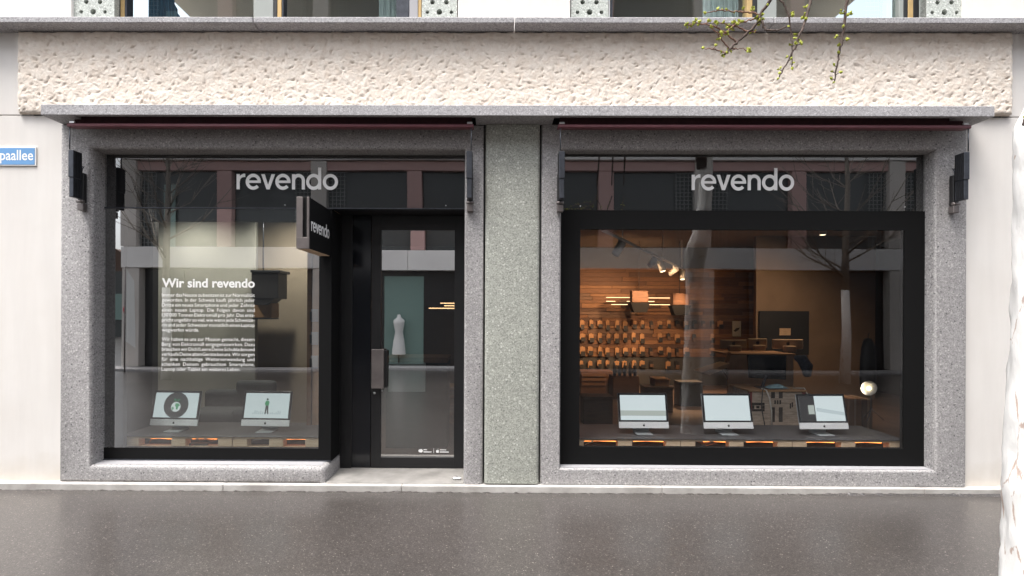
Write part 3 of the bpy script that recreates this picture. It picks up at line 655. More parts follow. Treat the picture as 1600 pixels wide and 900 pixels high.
# ================================================================== BLADE SIGN, STREET SIGN
bx0, bx1, by0, by1, bz0, bz1 = -1.768, -1.658, -0.5, 0.118, 2.290, 2.748
S = thing('blade_sign', 'black projecting box sign with white lettering beside the recessed door', 'sign', (-1.71, 0.12, 2.29))
MB().box(bx0 + .004, bx1, by0 + .012, by1, bz0, bz1, .004).build('sign_case', 'matt_black', S)
MB().box(bx0, bx0 + .055, by0 - .004, by0 + .02, bz0 + .10, bz1 - .002, .002).box(bx1 - .018, bx1 + .0015, by0 - .004, by0 + .018, bz0 + .10, bz1 - .002, .002).box(bx0, bx1 + .0015, by0 - .004, by0 + .02, bz0 - .002, bz0 + .099, .002).build('end_cap', 'grey_metal', S)
MB().box(bx0 + .004, bx1 - .004, by0 + .02, by1 - .02, bz0 - .004, bz0 - .0005).build('bottom_plate', 'kraft_light', S)
MB().tube([((bx0 + bx1) / 2, by1, bz1 - .1), ((bx0 + bx1) / 2, YL - .002, bz1 - .1)], .02, 10).build('wall_mount', 'black_metal', S)
MB().tube([((bx0 + bx1) / 2, by1, bz0 + .1), ((bx0 + bx1) / 2, YL - .002, bz0 + .1)], .02, 10).build('wall_mount', 'black_metal', S)
me = WORD.copy(); Lw = 0.515; k = Lw / WORD_W
me.transform(Matrix.Translation((bx1 + .0015, by0 + .055, 2.455)) @ Matrix.Rotation(math.pi / 2, 4, 'Z') @ Matrix.Diagonal((k, 0.03, 0.086, 1)))
link('lettering', me, 'white_vinyl', S)
ST = thing('street_sign', 'blue enamel street name sign with white border on the cream wall', 'sign', (PX(3, -.012), 0, PZ(260, -.012)))
sx0, sx1, sz0, sz1 = PX(-48, -.012), PX(51.5, -.012), PZ(261, -.012), PZ(231, -.012)
MB().box(sx0, sx1, -.012, -.001, sz0, sz1, .003).build('sign_plate', 'white_vinyl', ST)
MB().box(sx0 + .011, sx1 - .011, -.0145, -.0105, sz0 + .011, sz1 - .011, .002).build('blue_field', 'sign_blue', ST)
me = text_mesh('Europaallee', 0.012); xs_ = [v.co.x for v in me.vertices]; kk = (PX(47, -.015) - PX(-43, -.015)) / (max(xs_) - min(xs_))
me.transform(Matrix.Translation((PX(-43, -.015) - min(xs_) * kk, -.0152, PZ(251.8, -.015))) @ Matrix.Rotation(math.pi / 2, 4, 'X') @ Matrix.Diagonal((kk, 0.142, 1, 1)))
link('lettering', me, 'white_vinyl', ST)

# ================================================================== INSIDE THE SHOP
FZ = 0.10; CH = 3.25
struct(MB().box(-6, 8.2, 0.5, 7.2, FZ - .1, FZ).build('shop_floor', 'shop_floor_mat'))
struct(MB().box(-6, 8.2, 0.28, 7.2, CH, CH + .1).build('shop_ceiling', 'ceiling_paint'))
struct(MB().box(-6.1, -6, 0.28, 7.2, FZ, CH).build('shop_wall_left', 'dark_wall'))
struct(MB().box(8.1, 8.2, 0.28, 7.2, FZ, CH).build('shop_wall_right', 'dark_wall'))
bw = struct(MB().box(-6, 8.2, 7.0, 7.2, FZ, CH).build('shop_wall_back', 'dark_wall'))
struct(MB().box(-6, -3.98, 0.95, 1.05, FZ, CH).build('partition_dark', 'dark_wall'))
struct(MB().box(-4.9, -3.2, 1.85, 1.93, FZ, CH).build('partition_pale', 'mint_wall'))
struct(MB().box(-3.6, -1.95, 2.4, 2.5, FZ, CH).build('partition_beige', 'beige_wall'))
struct(MB().box(0.55, 0.62, 0.4, 3.2, FZ, CH).build('partition_side', 'dark_wall'))
struct(MB().box(PX(1180, 5.2), PX(1365, 5.2), 5.2, 5.3, FZ, CH).build('partition_brown', 'brown_wall'))
struct(MB().box(0.9, 5.0, 2.4, 2.75, 2.98, CH).build('ceiling_beam', 'beam_paint'))
# planks on the back wall
pm = {}
def plank_mesh(i, Lp, hp):
    key = (i, Lp, hp)
    if key not in pm:
        mb = MB().box(0, Lp, -.02, 0, 0, hp, .004); bmesh.ops.recalc_face_normals(mb.bm, faces=mb.bm.faces)
        me = bpy.data.meshes.new('plank'); mb.bm.to_mesh(me); mb.bm.free(); me.materials.append(M['plank_%d' % i]); pm[key] = me
    return pm[key]
z = 0.75; row = 0
while z < 2.75:
    hp = random.choice((0.075, 0.095, 0.11)); x = 1.0 - random.random() * 0.6
    while x < 6.2:
        Lp = random.choice((0.6, 0.9, 1.2, 1.5)); o = bpy.data.objects.new('plank', plank_mesh(random.randrange(5), Lp - .006, hp - .005)); COL.objects.link(o)
        o.parent = bw; o.location = (x, 6.995 - random.choice((0, .006, .014)), z); x += Lp
    z += hp; row += 1
# hanging packages on the plank wall
Yp = 6.93
def pk_mesh(wd, hh, nm):
    mb = MB().box(-wd / 2, wd / 2, -.03, .03, -hh, 0, .006).box(-wd * .12, wd * .12, -.004, .004, 0, .018); nf = len(mb.bm.faces)
    mb.box(-wd * .3, wd * .62, -.034, .02, -hh * 1.35, -hh * .62, .005); mb.bm.faces.ensure_lookup_table()  # lower block: shadow under a kraft package, built in as a dark piece
    for f in mb.bm.faces[nf:]: f.material_index = 1
    bmesh.ops.recalc_face_normals(mb.bm, faces=mb.bm.faces)
    me = bpy.data.meshes.new(nm); mb.bm.to_mesh(me); mb.bm.free(); return me
rows_ = [('top', PZ(500, Yp)), ('second', PZ(520, Yp)), ('third', PZ(542, Yp)), ('lowest', PZ(563, Yp))]
names = ['first', 'second', 'third', 'fourth', 'fifth', 'sixth', 'seventh', 'eighth', 'ninth', 'tenth', 'eleventh', 'twelfth', 'thirteenth', 'fourteenth', 'fifteenth', 'sixteenth', 'seventeenth']
mk, md = pk_mesh(.10, .15, 'package_kraft'), pk_mesh(.08, .13, 'package_dark'); mk.materials.append(M['kraft']); md.materials.append(M['dark_plastic']); mk.materials.append(M['dark_plastic']); md.materials.append(M['plank_4'])
for ri, (rn, zz) in enumerate(rows_):
    for ci in range(17 if ri < 3 else 12):
        px_ = 909 + 13.5 * ci + random.uniform(-1, 1)
        if px_ > 1005 and random.random() < .15: continue
        dark = (px_ > 1010 and random.random() < .5)
        o = link('hanging_package', md if dark else mk, None); k_ = random.uniform(.8, 1.15); o.scale = (k_, 1, random.uniform(.8, 1.15)); o.location = (PX(px_, Yp), Yp, zz + random.uniform(-.015, .015))
        tag(o, '%s package in the %s row on the plank wall, %s from left' % ('small dark' if dark else 'small kraft', rn, names[ci]), 'package', 'packages on the plank wall')
# linear hanging lamps (warm tubes)
for i, (a, b_, py) in enumerate(((947, 989, 464), (947, 961, 470), (979, 1022, 470), (955, 980, 475), (1009, 1048, 464.5), (1010, 1048, 475))):
    yy = 6.2; o = MB().tube([(PX(a, yy), yy, PZ(py, yy)), (PX(b_, yy), yy, PZ(py, yy))], .007, 6).build('tube_lamp', 'led_warm')
    tag(o, 'thin warm tube lamp before the plank wall, %s of six' % names[i], 'lamp', 'warm tube lamps')
for i, (a, b_, py) in enumerate(((670, 718, 482), (688, 716, 474), (694, 719, 478))):
    yy = 4.2; o = MB().tube([(PX(a, yy), yy, PZ(py, yy)), (PX(b_, yy), yy, PZ(py, yy))], .01, 6).build('tube_lamp', 'led_warm')
    tag(o, 'thin warm tube lamp seen through the door, %s' % ('lowest', 'highest', 'middle one')[i], 'lamp', 'tube lamps behind the door')
# wooden shade lamps (boxy pendants)
for px_, py, nm in ((998, 462, 'left'), (1061, 466, 'right')):
    yy = 6.0; T = thing('pendant_lamp', 'wood and black pendant before the plank wall, %s of the pair' % nm, 'lamp', (PX(px_, yy), yy, PZ(py + 16, yy)), 'pendants before the plank wall')
    cx, cz = PX(px_, yy), PZ(py, yy)
    MB().box(cx - .17, cx + .17, yy - .1, yy + .1, cz - .13, cz + .11, .01).build('wood_shade', 'plank_1', T)
    MB().prism([(cx - .2, cz - .135), (cx + .2, cz - .135), (cx + .13, cz - .34), (cx - .13, cz - .34)], yy - .12, yy + .12).build('black_shade', 'matt_black', T)
    MB().tube([(cx, yy, cz + .11), (cx, yy, CH)], .006, 6).build('cable', 'dark_plastic', T)
# ceiling track with spots
tz = 2.66; pA = Vector((PX(940, .75), .75, tz)); pB = Vector((PX(1068, 6.0), 6.0, tz)); 
TK = thing('ceiling_track', 'white ceiling track running back into the shop behind the wide window', 'track light', tuple(pA))
MB().tube([pA, pB], .022, 4).build('rail', 'white_plastic', TK)
for q in (0.15, 0.6, .95): p = pA.lerp(pB, q); MB().tube([p, (p.x, p.y, CH)], .006, 6).build('hanger', 'white_plastic', TK)
spots = []
def aim_light(name, loc, target, energy, color, size, blend=.6, parent=None, radius=.05):
    ld = bpy.data.lights.new(name, 'SPOT'); ld.energy = energy; ld.color = color; ld.spot_size = R(size); ld.spot_blend = blend; ld.shadow_soft_size = radius
    o = bpy.data.objects.new(name, ld); COL.objects.link(o); o.location = Vector(loc) - (wloc(parent) if parent else Vector())
    o.rotation_euler = (Vector(loc) - Vector(target)).to_track_quat('Z', 'Y').to_euler()
    if parent: o.parent = parent
    return o
for i, (q, tgt, lit) in enumerate(((.12, (0.2, 1.2, 0.5), False), (.46, (2.2, 6.9, 1.5), True), (.58, (3.2, 6.9, 1.7), True), (.78, (2.0, 6.9, 1.2), True), (.96, (3.8, 5.5, 1.3), True))):
    p = pA.lerp(pB, q); d = (Vector(tgt) - p).normalized()
    T = thing('track_spot', 'white cylinder spot on the ceiling track, %s from the window' % names[i], 'spotlight', tuple(p), 'spots on the ceiling track')
    MB().tube([p + Vector((0, 0, -.02)), p + Vector((0, 0, -.09))], .012, 8).build('bracket', 'white_plastic', T)
    c0 = p + Vector((0, 0, -.13)); vis = Vector((.25, -.2, -.95)).normalized() if i == 2 else d
    MB().tube([c0 - vis * .09, c0 + vis * .09], .05, 16).build('head', 'white_plastic', T)
    MB().tube([c0 + vis * .0905, c0 + vis * .0945], .043, 16).build('lens', 'bulb_warm' if lit else 'white_plastic', T)
    if lit: aim_light('spot_beam', c0 + vis * .11 + d * .02, tgt, 95, (1.0, .60, .32), 85, .8, T)
# shelf with small drawers at left, crate with bottles
SH = thing('wall_shelf', 'low wooden shelf with drawers in the dark left corner of the wide window', 'shelf', (PX(930, 5.5), 5.5, FZ))
MB().box(PX(905, 5.5), PX(955, 5.5), 5.3, 5.7, FZ, PZ(578, 5.5), .01).build('carcass', 'plank_0', SH)
for py in (583, 590, 597): MB().box(PX(909, 5.3), PX(946, 5.3), 5.26, 5.3, PZ(py + 4.5, 5.3), PZ(py, 5.3), .004).build('drawer', 'plank_2', SH)
CR = thing('bottle_crate', 'dark open crate of bottles beside the low drawer shelf', 'crate', (PX(977, 5.0), 5.0, FZ))
MB().box(PX(957, 5), PX(998, 5), 4.95, 5.35, FZ, PZ(586, 5), .008).build('crate_body', 'plank_3', CR)
for k in range(5):
    p = PX(961 + k * 8, 4.9); MB().lathe([(0.0001, 0), (.032, 0), (.032, .16), (.014, .2), (.013, .25), (.0001, .25)], 10, Matrix.Translation((p, 4.93, .55))).build('bottle', 'dark_steel', CR)
for a, b_, t, yy, mt, lb in ((1008, 1052, 606, 3.6, 'plank_4', 'low brown storage box on the shop floor left of the counter'), (1062, 1098, 598, 4.2, 'dark_plastic', 'dark storage box behind the folding shelf of the counter'), (1018, 1040, 596, 3.9, 'kraft', 'small kraft carton standing on the low brown storage box'), (912, 958, 622, 2.6, 'plank_3', 'dark wooden trunk at the left edge of the wide window')):
    z0_ = FZ if 'standing' not in lb else PZ(606, 3.6) + .002
    T = thing('storage_box', lb, 'box', (PX((a + b_) / 2, yy), yy, z0_)); z1_ = PZ(t, yy)
    yb_ = yy if 'standing' not in lb else 3.7
    MB().box(PX(a, yy), PX(b_, yy), yb_, yb_ + .3, z0_, max(z1_, z0_ + .12), .008).build('box_body', mt, T); MB().box(PX(a, yy) - .01, PX(b_, yy) + .01, yb_ - .01, yb_ + .31, max(z1_, z0_ + .12) + .001, max(z1_, z0_ + .12) + .03, .005).build('lid', mt, T)
# work desk of pale board with computers on it
yy = 2.6
DK = thing('work_desk', 'tall kraft board counter behind the wooden crate', 'counter', (PX(1165, yy), yy, FZ))
MB().box(PX(1137, yy), PX(1239, yy), yy, yy + .03, FZ, PZ(553, yy), .004).build('front_board', 'kraft_light', DK)
MB().box(PX(1135, yy), PX(1241, yy), yy - .02, yy + .6, PZ(553, yy), PZ(550.5, yy), .004).build('desk_top', 'kraft', DK)
MB().prism([(PX(1088, 2.5), PZ(578, 2.5)), (PX(1130, 2.5), PZ(564, 2.5)), (PX(1138, 2.5), PZ(566, 2.5)), (PX(1100, 2.5), PZ(582, 2.5))], 2.3, 2.62).build('folding_shelf', 'kraft_light', DK)
MB().tube([(PX(1127, 2.5), 2.5, PZ(572, 2.5)), (PX(1136, 2.58), 2.58, PZ(590, 2.58))], .012).build('shelf_strut', 'bright_metal', DK)
MB().prism([(PX(1131, 2.6), PZ(563, 2.6)), (PX(1136, 2.6), PZ(549, 2.6)), (PX(1141, 2.6), PZ(549, 2.6)), (PX(1138, 2.6), PZ(563, 2.6))], 2.585, 2.597).build('wood_offcut', 'ply', DK)
def computer_back(a, b_, py, yy, label, mat):
    x0_, x1_, z1_, z0_ = PX(a, yy), PX(b_, yy), PZ(py, yy), PZ(549.5, 2.6)
    T = thing('desktop_computer', label, 'computer', ((x0_ + x1_) / 2, yy, z0_), 'computers seen from behind on the counter')
    MB().box(x0_, x1_, yy, yy + .03, z0_ + .04, z1_, .012).build('case', mat, T)
    flat(apple((x0_ + x1_) / 2, (z0_ + z1_) / 2 + .03, .06), yy - .0005, 'logo', 'dark_plastic', T)
    MB().box((x0_ + x1_) / 2 - .09, (x0_ + x1_) / 2 + .09, yy - .07, yy - .002, z0_ + .002, z0_ + .09, .01).build('stand', mat, T)
computer_back(1125, 1166, 529, 2.95, 'silver computer seen from behind, leftmost of the three on the counter', 'beam_paint')
computer_back(1168, 1198, 527, 3.1, 'silver computer seen from behind, middle of the three on the counter', 'beam_paint')
computer_back(1206, 1254, 528, 2.9, 'silver computer seen from behind, rightmost of the three on the counter', 'kraft_light')
BB = thing('black_board', 'large black poster board on the brown wall above the counter', 'board', (PX(1224, 5.1), 5.1, PZ(548, 5.1)))
MB().box(PX(1185, 5.15), PX(1262, 5.15), 5.13, 5.19, PZ(552, 5.15), PZ(484, 5.15), .006).build('panel', 'dark_plastic', BB)
MB().box(PX(1217, 5.12), PX(1234, 5.12), 5.12, 5.129, PZ(522, 5.12), PZ(511, 5.12)).build('paper_note', 'kraft_light', BB)
PO = tag(MB().box(PX(1144, 6.9), PX(1157, 6.9), 6.90, 6.93, PZ(524, 6.9), PZ(500, 6.9), .004).build('wall_picture', 'mint_wall'), 'small pale picture with a dark bird shape on the plank wall', 'picture')
flat([[(PX(1145.5, 6.89), PZ(515, 6.89)), (PX(1150, 6.89), PZ(511, 6.89)), (PX(1155.5, 6.89), PZ(510, 6.89)), (PX(1153, 6.89), PZ(514, 6.89)), (PX(1148, 6.89), PZ(517, 6.89))]], 6.897, 'bird_print', 'dark_plastic', PO)
# stencilled wooden crate with a monitor, cloth and cables on it
yy = 1.25; cx0, cx1, cz1 = PX(1170, yy), PX(1257, yy), PZ(607, yy)
WC = thing('wooden_crate', 'weathered wooden crate with black stencil marks behind the computers', 'crate', ((cx0 + cx1) / 2, yy, FZ))
MB().box(cx0 + .03, cx1 - .03, yy + .015, yy + .5, FZ, cz1 - .025).build('crate_body', 'crate_wood', WC)
zz = FZ + .004; hh = (cz1 - .03 - FZ) / 5
for k in range(5): MB().box(cx0 + .035, cx1 - .035, yy, yy + .014, zz + k * hh, zz + (k + 1) * hh - .006, .003).build('board', 'crate_wood', WC)
MB().box(cx0 - .01, cx1 + .01, yy - .015, yy + .52, cz1 - .024, cz1, .004).build('lid', 'ply', WC)
for xa in (cx0, cx1 - .034): MB().box(xa, xa + .034, yy - .003, yy + .03, FZ, cz1 - .025).build('corner_trim', 'red_trim', WC)
sl = []
def SR(a, b_, c_, d_): sl.append(rect(PX(a, yy), PX(b_, yy), PZ(d_, yy), PZ(c_, yy)))
for a in (1204, 1216): SR(a, a + 6, 609.5, 620); SR(a, a + 6, 634, 657)
SR(1174, 1194, 627, 631); SR(1174, 1194, 637, 640.5); SR(1174, 1178, 631.3, 636.7); SR(1190, 1194, 631.3, 636.7); SR(1181, 1186, 632, 636)
for k in range(3): SR(1209 + k * 4, 1211.5 + k * 4, 623, 629)
SR(1233, 1235, 628, 636); SR(1236, 1238, 626, 634)
flat(sl, yy - .0005, 'stencil_print', 'stencil', WC)
MO = thing('flat_monitor', 'black flat monitor on a thin tilted stand on the wooden crate', 'monitor', (PX(1190, yy + .2), yy + .2, cz1))
my = yy + .2; a0 = (PX(1168, my), PZ(552.5, my)); a1 = (PX(1227.5, my), PZ(553.5, my)); a2 = (PX(1227, my), PZ(591, my)); a3 = (PX(1170, my), PZ(588.5, my))
MB().prism([a0, a1, a2, a3], my, my + .03).build('screen_case', 'dark_plastic', MO)
cxm, czm = (a0[0] + a1[0]) / 2, (a0[1] + a3[1]) / 2
MB().prism([(cxm + (x - cxm) * .96, czm + (z - czm) * .93) for x, z in (a0, a1, a2, a3)], my - .002, my).build('screen', 'screen_black', MO)
MB().tube([(PX(1196, my), my + .01, PZ(585, my)), (PX(1188, my), my - .04, cz1 + .012)], .02, 8).box(PX(1180, my), PX(1215, my), my - .12, my + .05, cz1 + .001, cz1 + .014, .004).build('stand', 'dark_steel', MO)
bm = bmesh.new(); n = 12; gr = [[bm.verts.new((PX(1196, yy + .1) + .26 * i / n, yy + .03 + .16 * j / n, cz1 + .002 + .012 + .05 * math.sin(math.pi * i / n) * math.sin(math.pi * j / n) * (0.6 + .4 * math.sin(i * 2.3 + j * 1.7)))) for j in range(n + 1)] for i in range(n + 1)]
for i in range(n):
    for j in range(n): bm.faces.new((gr[i][j], gr[i + 1][j], gr[i + 1][j + 1], gr[i][j + 1])).smooth = True
me = bpy.data.meshes.new('cleaning_cloth'); bm.to_mesh(me); bm.free(); tag(link('cleaning_cloth', me, 'blue_cloth'), 'crumpled pale blue cloth lying on the wooden crate', 'cloth')
tag(MB().tube([(PX(1188, my), my - .1, cz1 + .02), (PX(1189, yy), yy - .03, cz1 - .0), (PX(1187, yy), yy - .03, cz1 - .2), (PX(1192, yy), yy - .03, cz1 - .4), (PX(1193, yy), yy - .03, FZ + .01)], .006, 6).build('power_cable', 'dark_plastic'), 'thin black cable hanging down the front of the wooden crate', 'cable')
tag(MB().tube([(PX(1192, yy), yy + .05, cz1 + .01), (PX(1195, yy), yy - .025, cz1 + .0), (PX(1200, yy), yy - .028, cz1 - .1), (PX(1203, yy), yy - .028, cz1 - .25), (PX(1203.5, yy), yy - .028, cz1 - .42)], .008, 6).build('power_cable', 'white_plastic'), 'white cable hanging down the front of the wooden crate', 'cable')
tag(MB().tube([(PX(1245, yy), yy + .1, cz1 + .01), (PX(1257, yy), yy + .02, cz1 + .02), (PX(1260, yy), yy - .01, cz1 - .05), (PX(1263, yy), yy - .01, cz1 - .3)], .007, 6).build('power_cable', 'white_plastic'), 'white cable over the right edge of the wooden crate', 'cable')
# stool with denim jacket, cardboard boxes, dark garment
yj = 2.3; JK = thing('draped_jacket', 'blue denim jacket over a dark stool right of the flat monitor', 'jacket', (PX(1252, yj), yj, FZ))
MB().tube([(PX(1240, yj), yj, PZ(556, yj)), (PX(1249, yj), yj - .03, PZ(558, yj)), (PX(1256, yj), yj - .05, PZ(570, yj)), (PX(1260, yj), yj, PZ(584, yj))], [.03, .075, .08, .05], 10).build('jacket_cloth', 'denim', JK)
MB().lathe([(.0001, 0), (.14, 0), (.15, .5), (.0001, .55)], 14, Matrix.Translation((PX(1255, yj), yj + .1, FZ))).build('stool_body', 'dark_plastic', JK)
yk = 2.4
for i, (a, b_, t, bt, lb, mt) in enumerate(((1325, 1345, 620, 690, 'narrow', 'kraft'), (1345.5, 1362, 621, 690, 'wider', 'brown_wall'))):
    T = thing('cardboard_box', '%s upright brown cardboard box behind the rightmost computer' % lb, 'box', (PX((a + b_) / 2, yk), yk, FZ), 'cardboard boxes by the right wall')
    MB().box(PX(a, yk), PX(b_, yk), yk, yk + .4, FZ, PZ(t, yk), .008).build('carton', mt, T); MB().box(PX(a + 8, yk), PX(a + 11, yk), yk - .002, yk + .402, FZ, PZ(t, yk) + .002).build('packing_tape', 'kraft_light', T)
yg = 2.1; GA = thing('hanging_garment', 'long black garment hanging on the wall above the round lamp', 'garment', (PX(1353, yg), yg, PZ(602, yg)))
bm = bmesh.new(); rg = []
for (wd, py) in ((.01, 526), (.055, 530), (.085, 540), (.10, 560), (.105, 585), (.10, 604)):
    rg.append([bm.verts.new((PX(1354, yg) + wd * math.cos(2 * math.pi * k / 14) * (1 + .12 * math.sin(k * 3)), yg + .06 * math.sin(2 * math.pi * k / 14), PZ(py, yg))) for k in range(14)])
for a, b_ in zip(rg, rg[1:]):
    for k in range(14): bm.faces.new((a[k], a[(k + 1) % 14], b_[(k + 1) % 14], b_[k])).smooth = True
me = bpy.data.meshes.new('cloth'); bm.to_mesh(me); bm.free(); link('cloth_body', me, 'dark_plastic', GA); MB().tube([(PX(1354, yg), yg, PZ(528, yg)), (PX(1354, yg), yg, PZ(520, yg)), (PX(1356, yg), yg, PZ(518, yg))], .006).build('hook', 'dark_steel', GA)
# photo lamp on tripod
yl = 1.2; lc = Vector((PX(1354, yl), yl, PZ(603, yl)))
LP = thing('tripod_lamp', 'round photo lamp with white reflector on a thin tripod', 'lamp', (lc.x + .05, yl, .46))
dv = Vector((-.25, -1, -.05)).normalized(); Mx = Matrix.Translation(lc) @ dv.to_track_quat('Z', 'Y').to_matrix().to_4x4()
MB().lathe([(.0001, -.09), (.03, -.09), (.05, -.05), (.088, .03), (.085, .032), (.045, -.045), (.0001, -.05)], 24, Mx).build('reflector', 'white_plastic', LP)
MB().lathe([(.0001, -.045), (.02, -.04), (.026, -.02), (.02, -.005), (.0001, .0)], 14, Mx @ Matrix.Translation((.02, -.01, 0))).build('bulb', 'bulb_warm', LP)
aim_light('lamp_beam', lc + dv * .05, lc + Vector((-.8, .3, -.1)), 1.0, (1, .86, .66), 150, .9, LP, .03)
hub = lc + Vector((.075, .05, -.26)); MB().tube([lc + Vector((.02, .07, -.02)), lc + Vector((.075, .05, -.1)), hub], .008).build('pole', 'grey_metal', LP)
for ddx, ddy in ((-.1, -.08), (.11, -.06), (.02, .14)): MB().tube([hub, (hub.x + ddx, hub.y + ddy, .464)], .006, 6).build('leg', 'grey_metal', LP)
# black back section behind the tripod
# display platforms: grey boards on pallets
def pallet(x0_, x1_, y0_, label, zb=.325):
    P = thing('wooden_pallet', label, 'pallet', ((x0_ + x1_) / 2, y0_ + .4, zb), 'pallets under the display boards')
    Lp = x1_ - x0_; bw_ = .145
    for yy_ in (y0_, y0_ + .5):
        for k in range(3):
            xa = x0_ + (Lp - bw_) * k / 2; MB().box(xa, xa + bw_, yy_, yy_ + .1, zb + .022, zb + .1, .004).build('block', 'pallet_wood', P)
        MB().box(x0_, x1_, yy_ - .0015, yy_ + .105, zb, zb + .021, .002).build('runner', 'pallet_wood', P)
    for k in range(5): MB().box(x0_, x1_, y0_ + k * .128, y0_ + k * .128 + .1, zb + .101, zb + .12, .002).build('deck_board', 'pallet_wood', P)
    return P
yp0 = .235; sc_ = lambda p: PX(p, yp0)
def base(x0_, x1_, label): return tag(MB().box(x0_, x1_, .205, .95, FZ, .317).build('display_plinth', 'dark_wall'), label, 'plinth')
base(sc_(188), sc_(500), 'low dark plinth under the pallets in the window with the printed text')
base(sc_(888), sc_(1414), 'low dark plinth under the pallets in the wide window')
pallet(sc_(193), sc_(362), yp0, 'pale wooden pallet under the computer with the globe picture')
pallet(sc_(363.5), sc_(499), yp0, 'pale wooden pallet under the computer with the walking figure')
pallet(sc_(891), sc_(1063.7), yp0, 'pale wooden pallet at the left end of the wide window')
pallet(sc_(1064.7), sc_(1237), yp0, 'pale wooden pallet in the middle of the wide window')
pallet(sc_(1238), sc_(1411), yp0, 'pale wooden pallet at the right end of the wide window')
for a, b_, lb in ((186, 501, 'dark grey display board in the window with the printed text'), (889, 1414, 'dark grey display board in the wide window')):
    tag(MB().box(sc_(a), sc_(b_), .225, .93, .446, .4535, .002).build('display_board', 'board_grey'), lb, 'board')
for i, (a, b_, lb) in enumerate(((235, 268, 'left window, first gap'), (300, 342, 'left window, second gap'), (440, 497, 'left window, last gap'), (914, 966, 'wide window, first gap'), (990, 1040, 'wide window, second gap'), (1098, 1135, 'wide window, third gap'), (1166, 1212, 'wide window, fourth gap'), (1258, 1302, 'wide window, fifth gap'), (1333, 1375, 'wide window, last gap'))):
    ye = .40; tag(MB().tube([(PX(a, ye), ye, .388), (PX(a * .6 + b_ * .4, ye), ye, .392), (PX(b_, ye), ye, .386)], .006, 6).build('led_strip', 'led_orange'), 'glowing orange light strip inside the pallet, %s' % lb, 'light strip', 'light strips in the pallets')
for i, (pts, mt, lb) in enumerate((([(220, 690), (226, 684), (238, 686), (232, 694)], 'orange_cable', 'orange cable loop in the first gap of the left pallet'), ([(300, 685), (312, 690), (322, 689), (316, 686), (330, 692), (342, 688)], 'orange_cable', 'tangled orange cable above the black power strip'), ([(395, 690), (408, 688), (418, 684)], 'white_plastic', 'pale cable in the pallet under the walking figure computer'),
                                ([(915, 694), (922, 690), (928, 688)], 'white_plastic', 'pale cable in the leftmost gap of the wide window'), ([(1085, 686), (1100, 692), (1112, 688), (1120, 690), (1104, 694), (1096, 687)], 'orange_cable', 'tangled orange cable in the middle pallet of the wide window'))):
    yc = .3; tag(MB().tube([(PX(a, yc), yc, PZ(b_, yc)) for a, b_ in pts], .005, 6).build('cable', mt), lb, 'cable')
PSX = PX(309, .29); T = thing('power_strip', 'black power strip lying in the left pallet', 'power strip', (PSX, .29, .34)); MB().box(PX(296, .29), PX(324, .29), .27, .31, .34, .368, .005).build('strip_body', 'dark_plastic', T); MB().box(PX(298, .27), PX(302, .27), .268, .272, .35, .36).build('switch', 'red_trim', T)

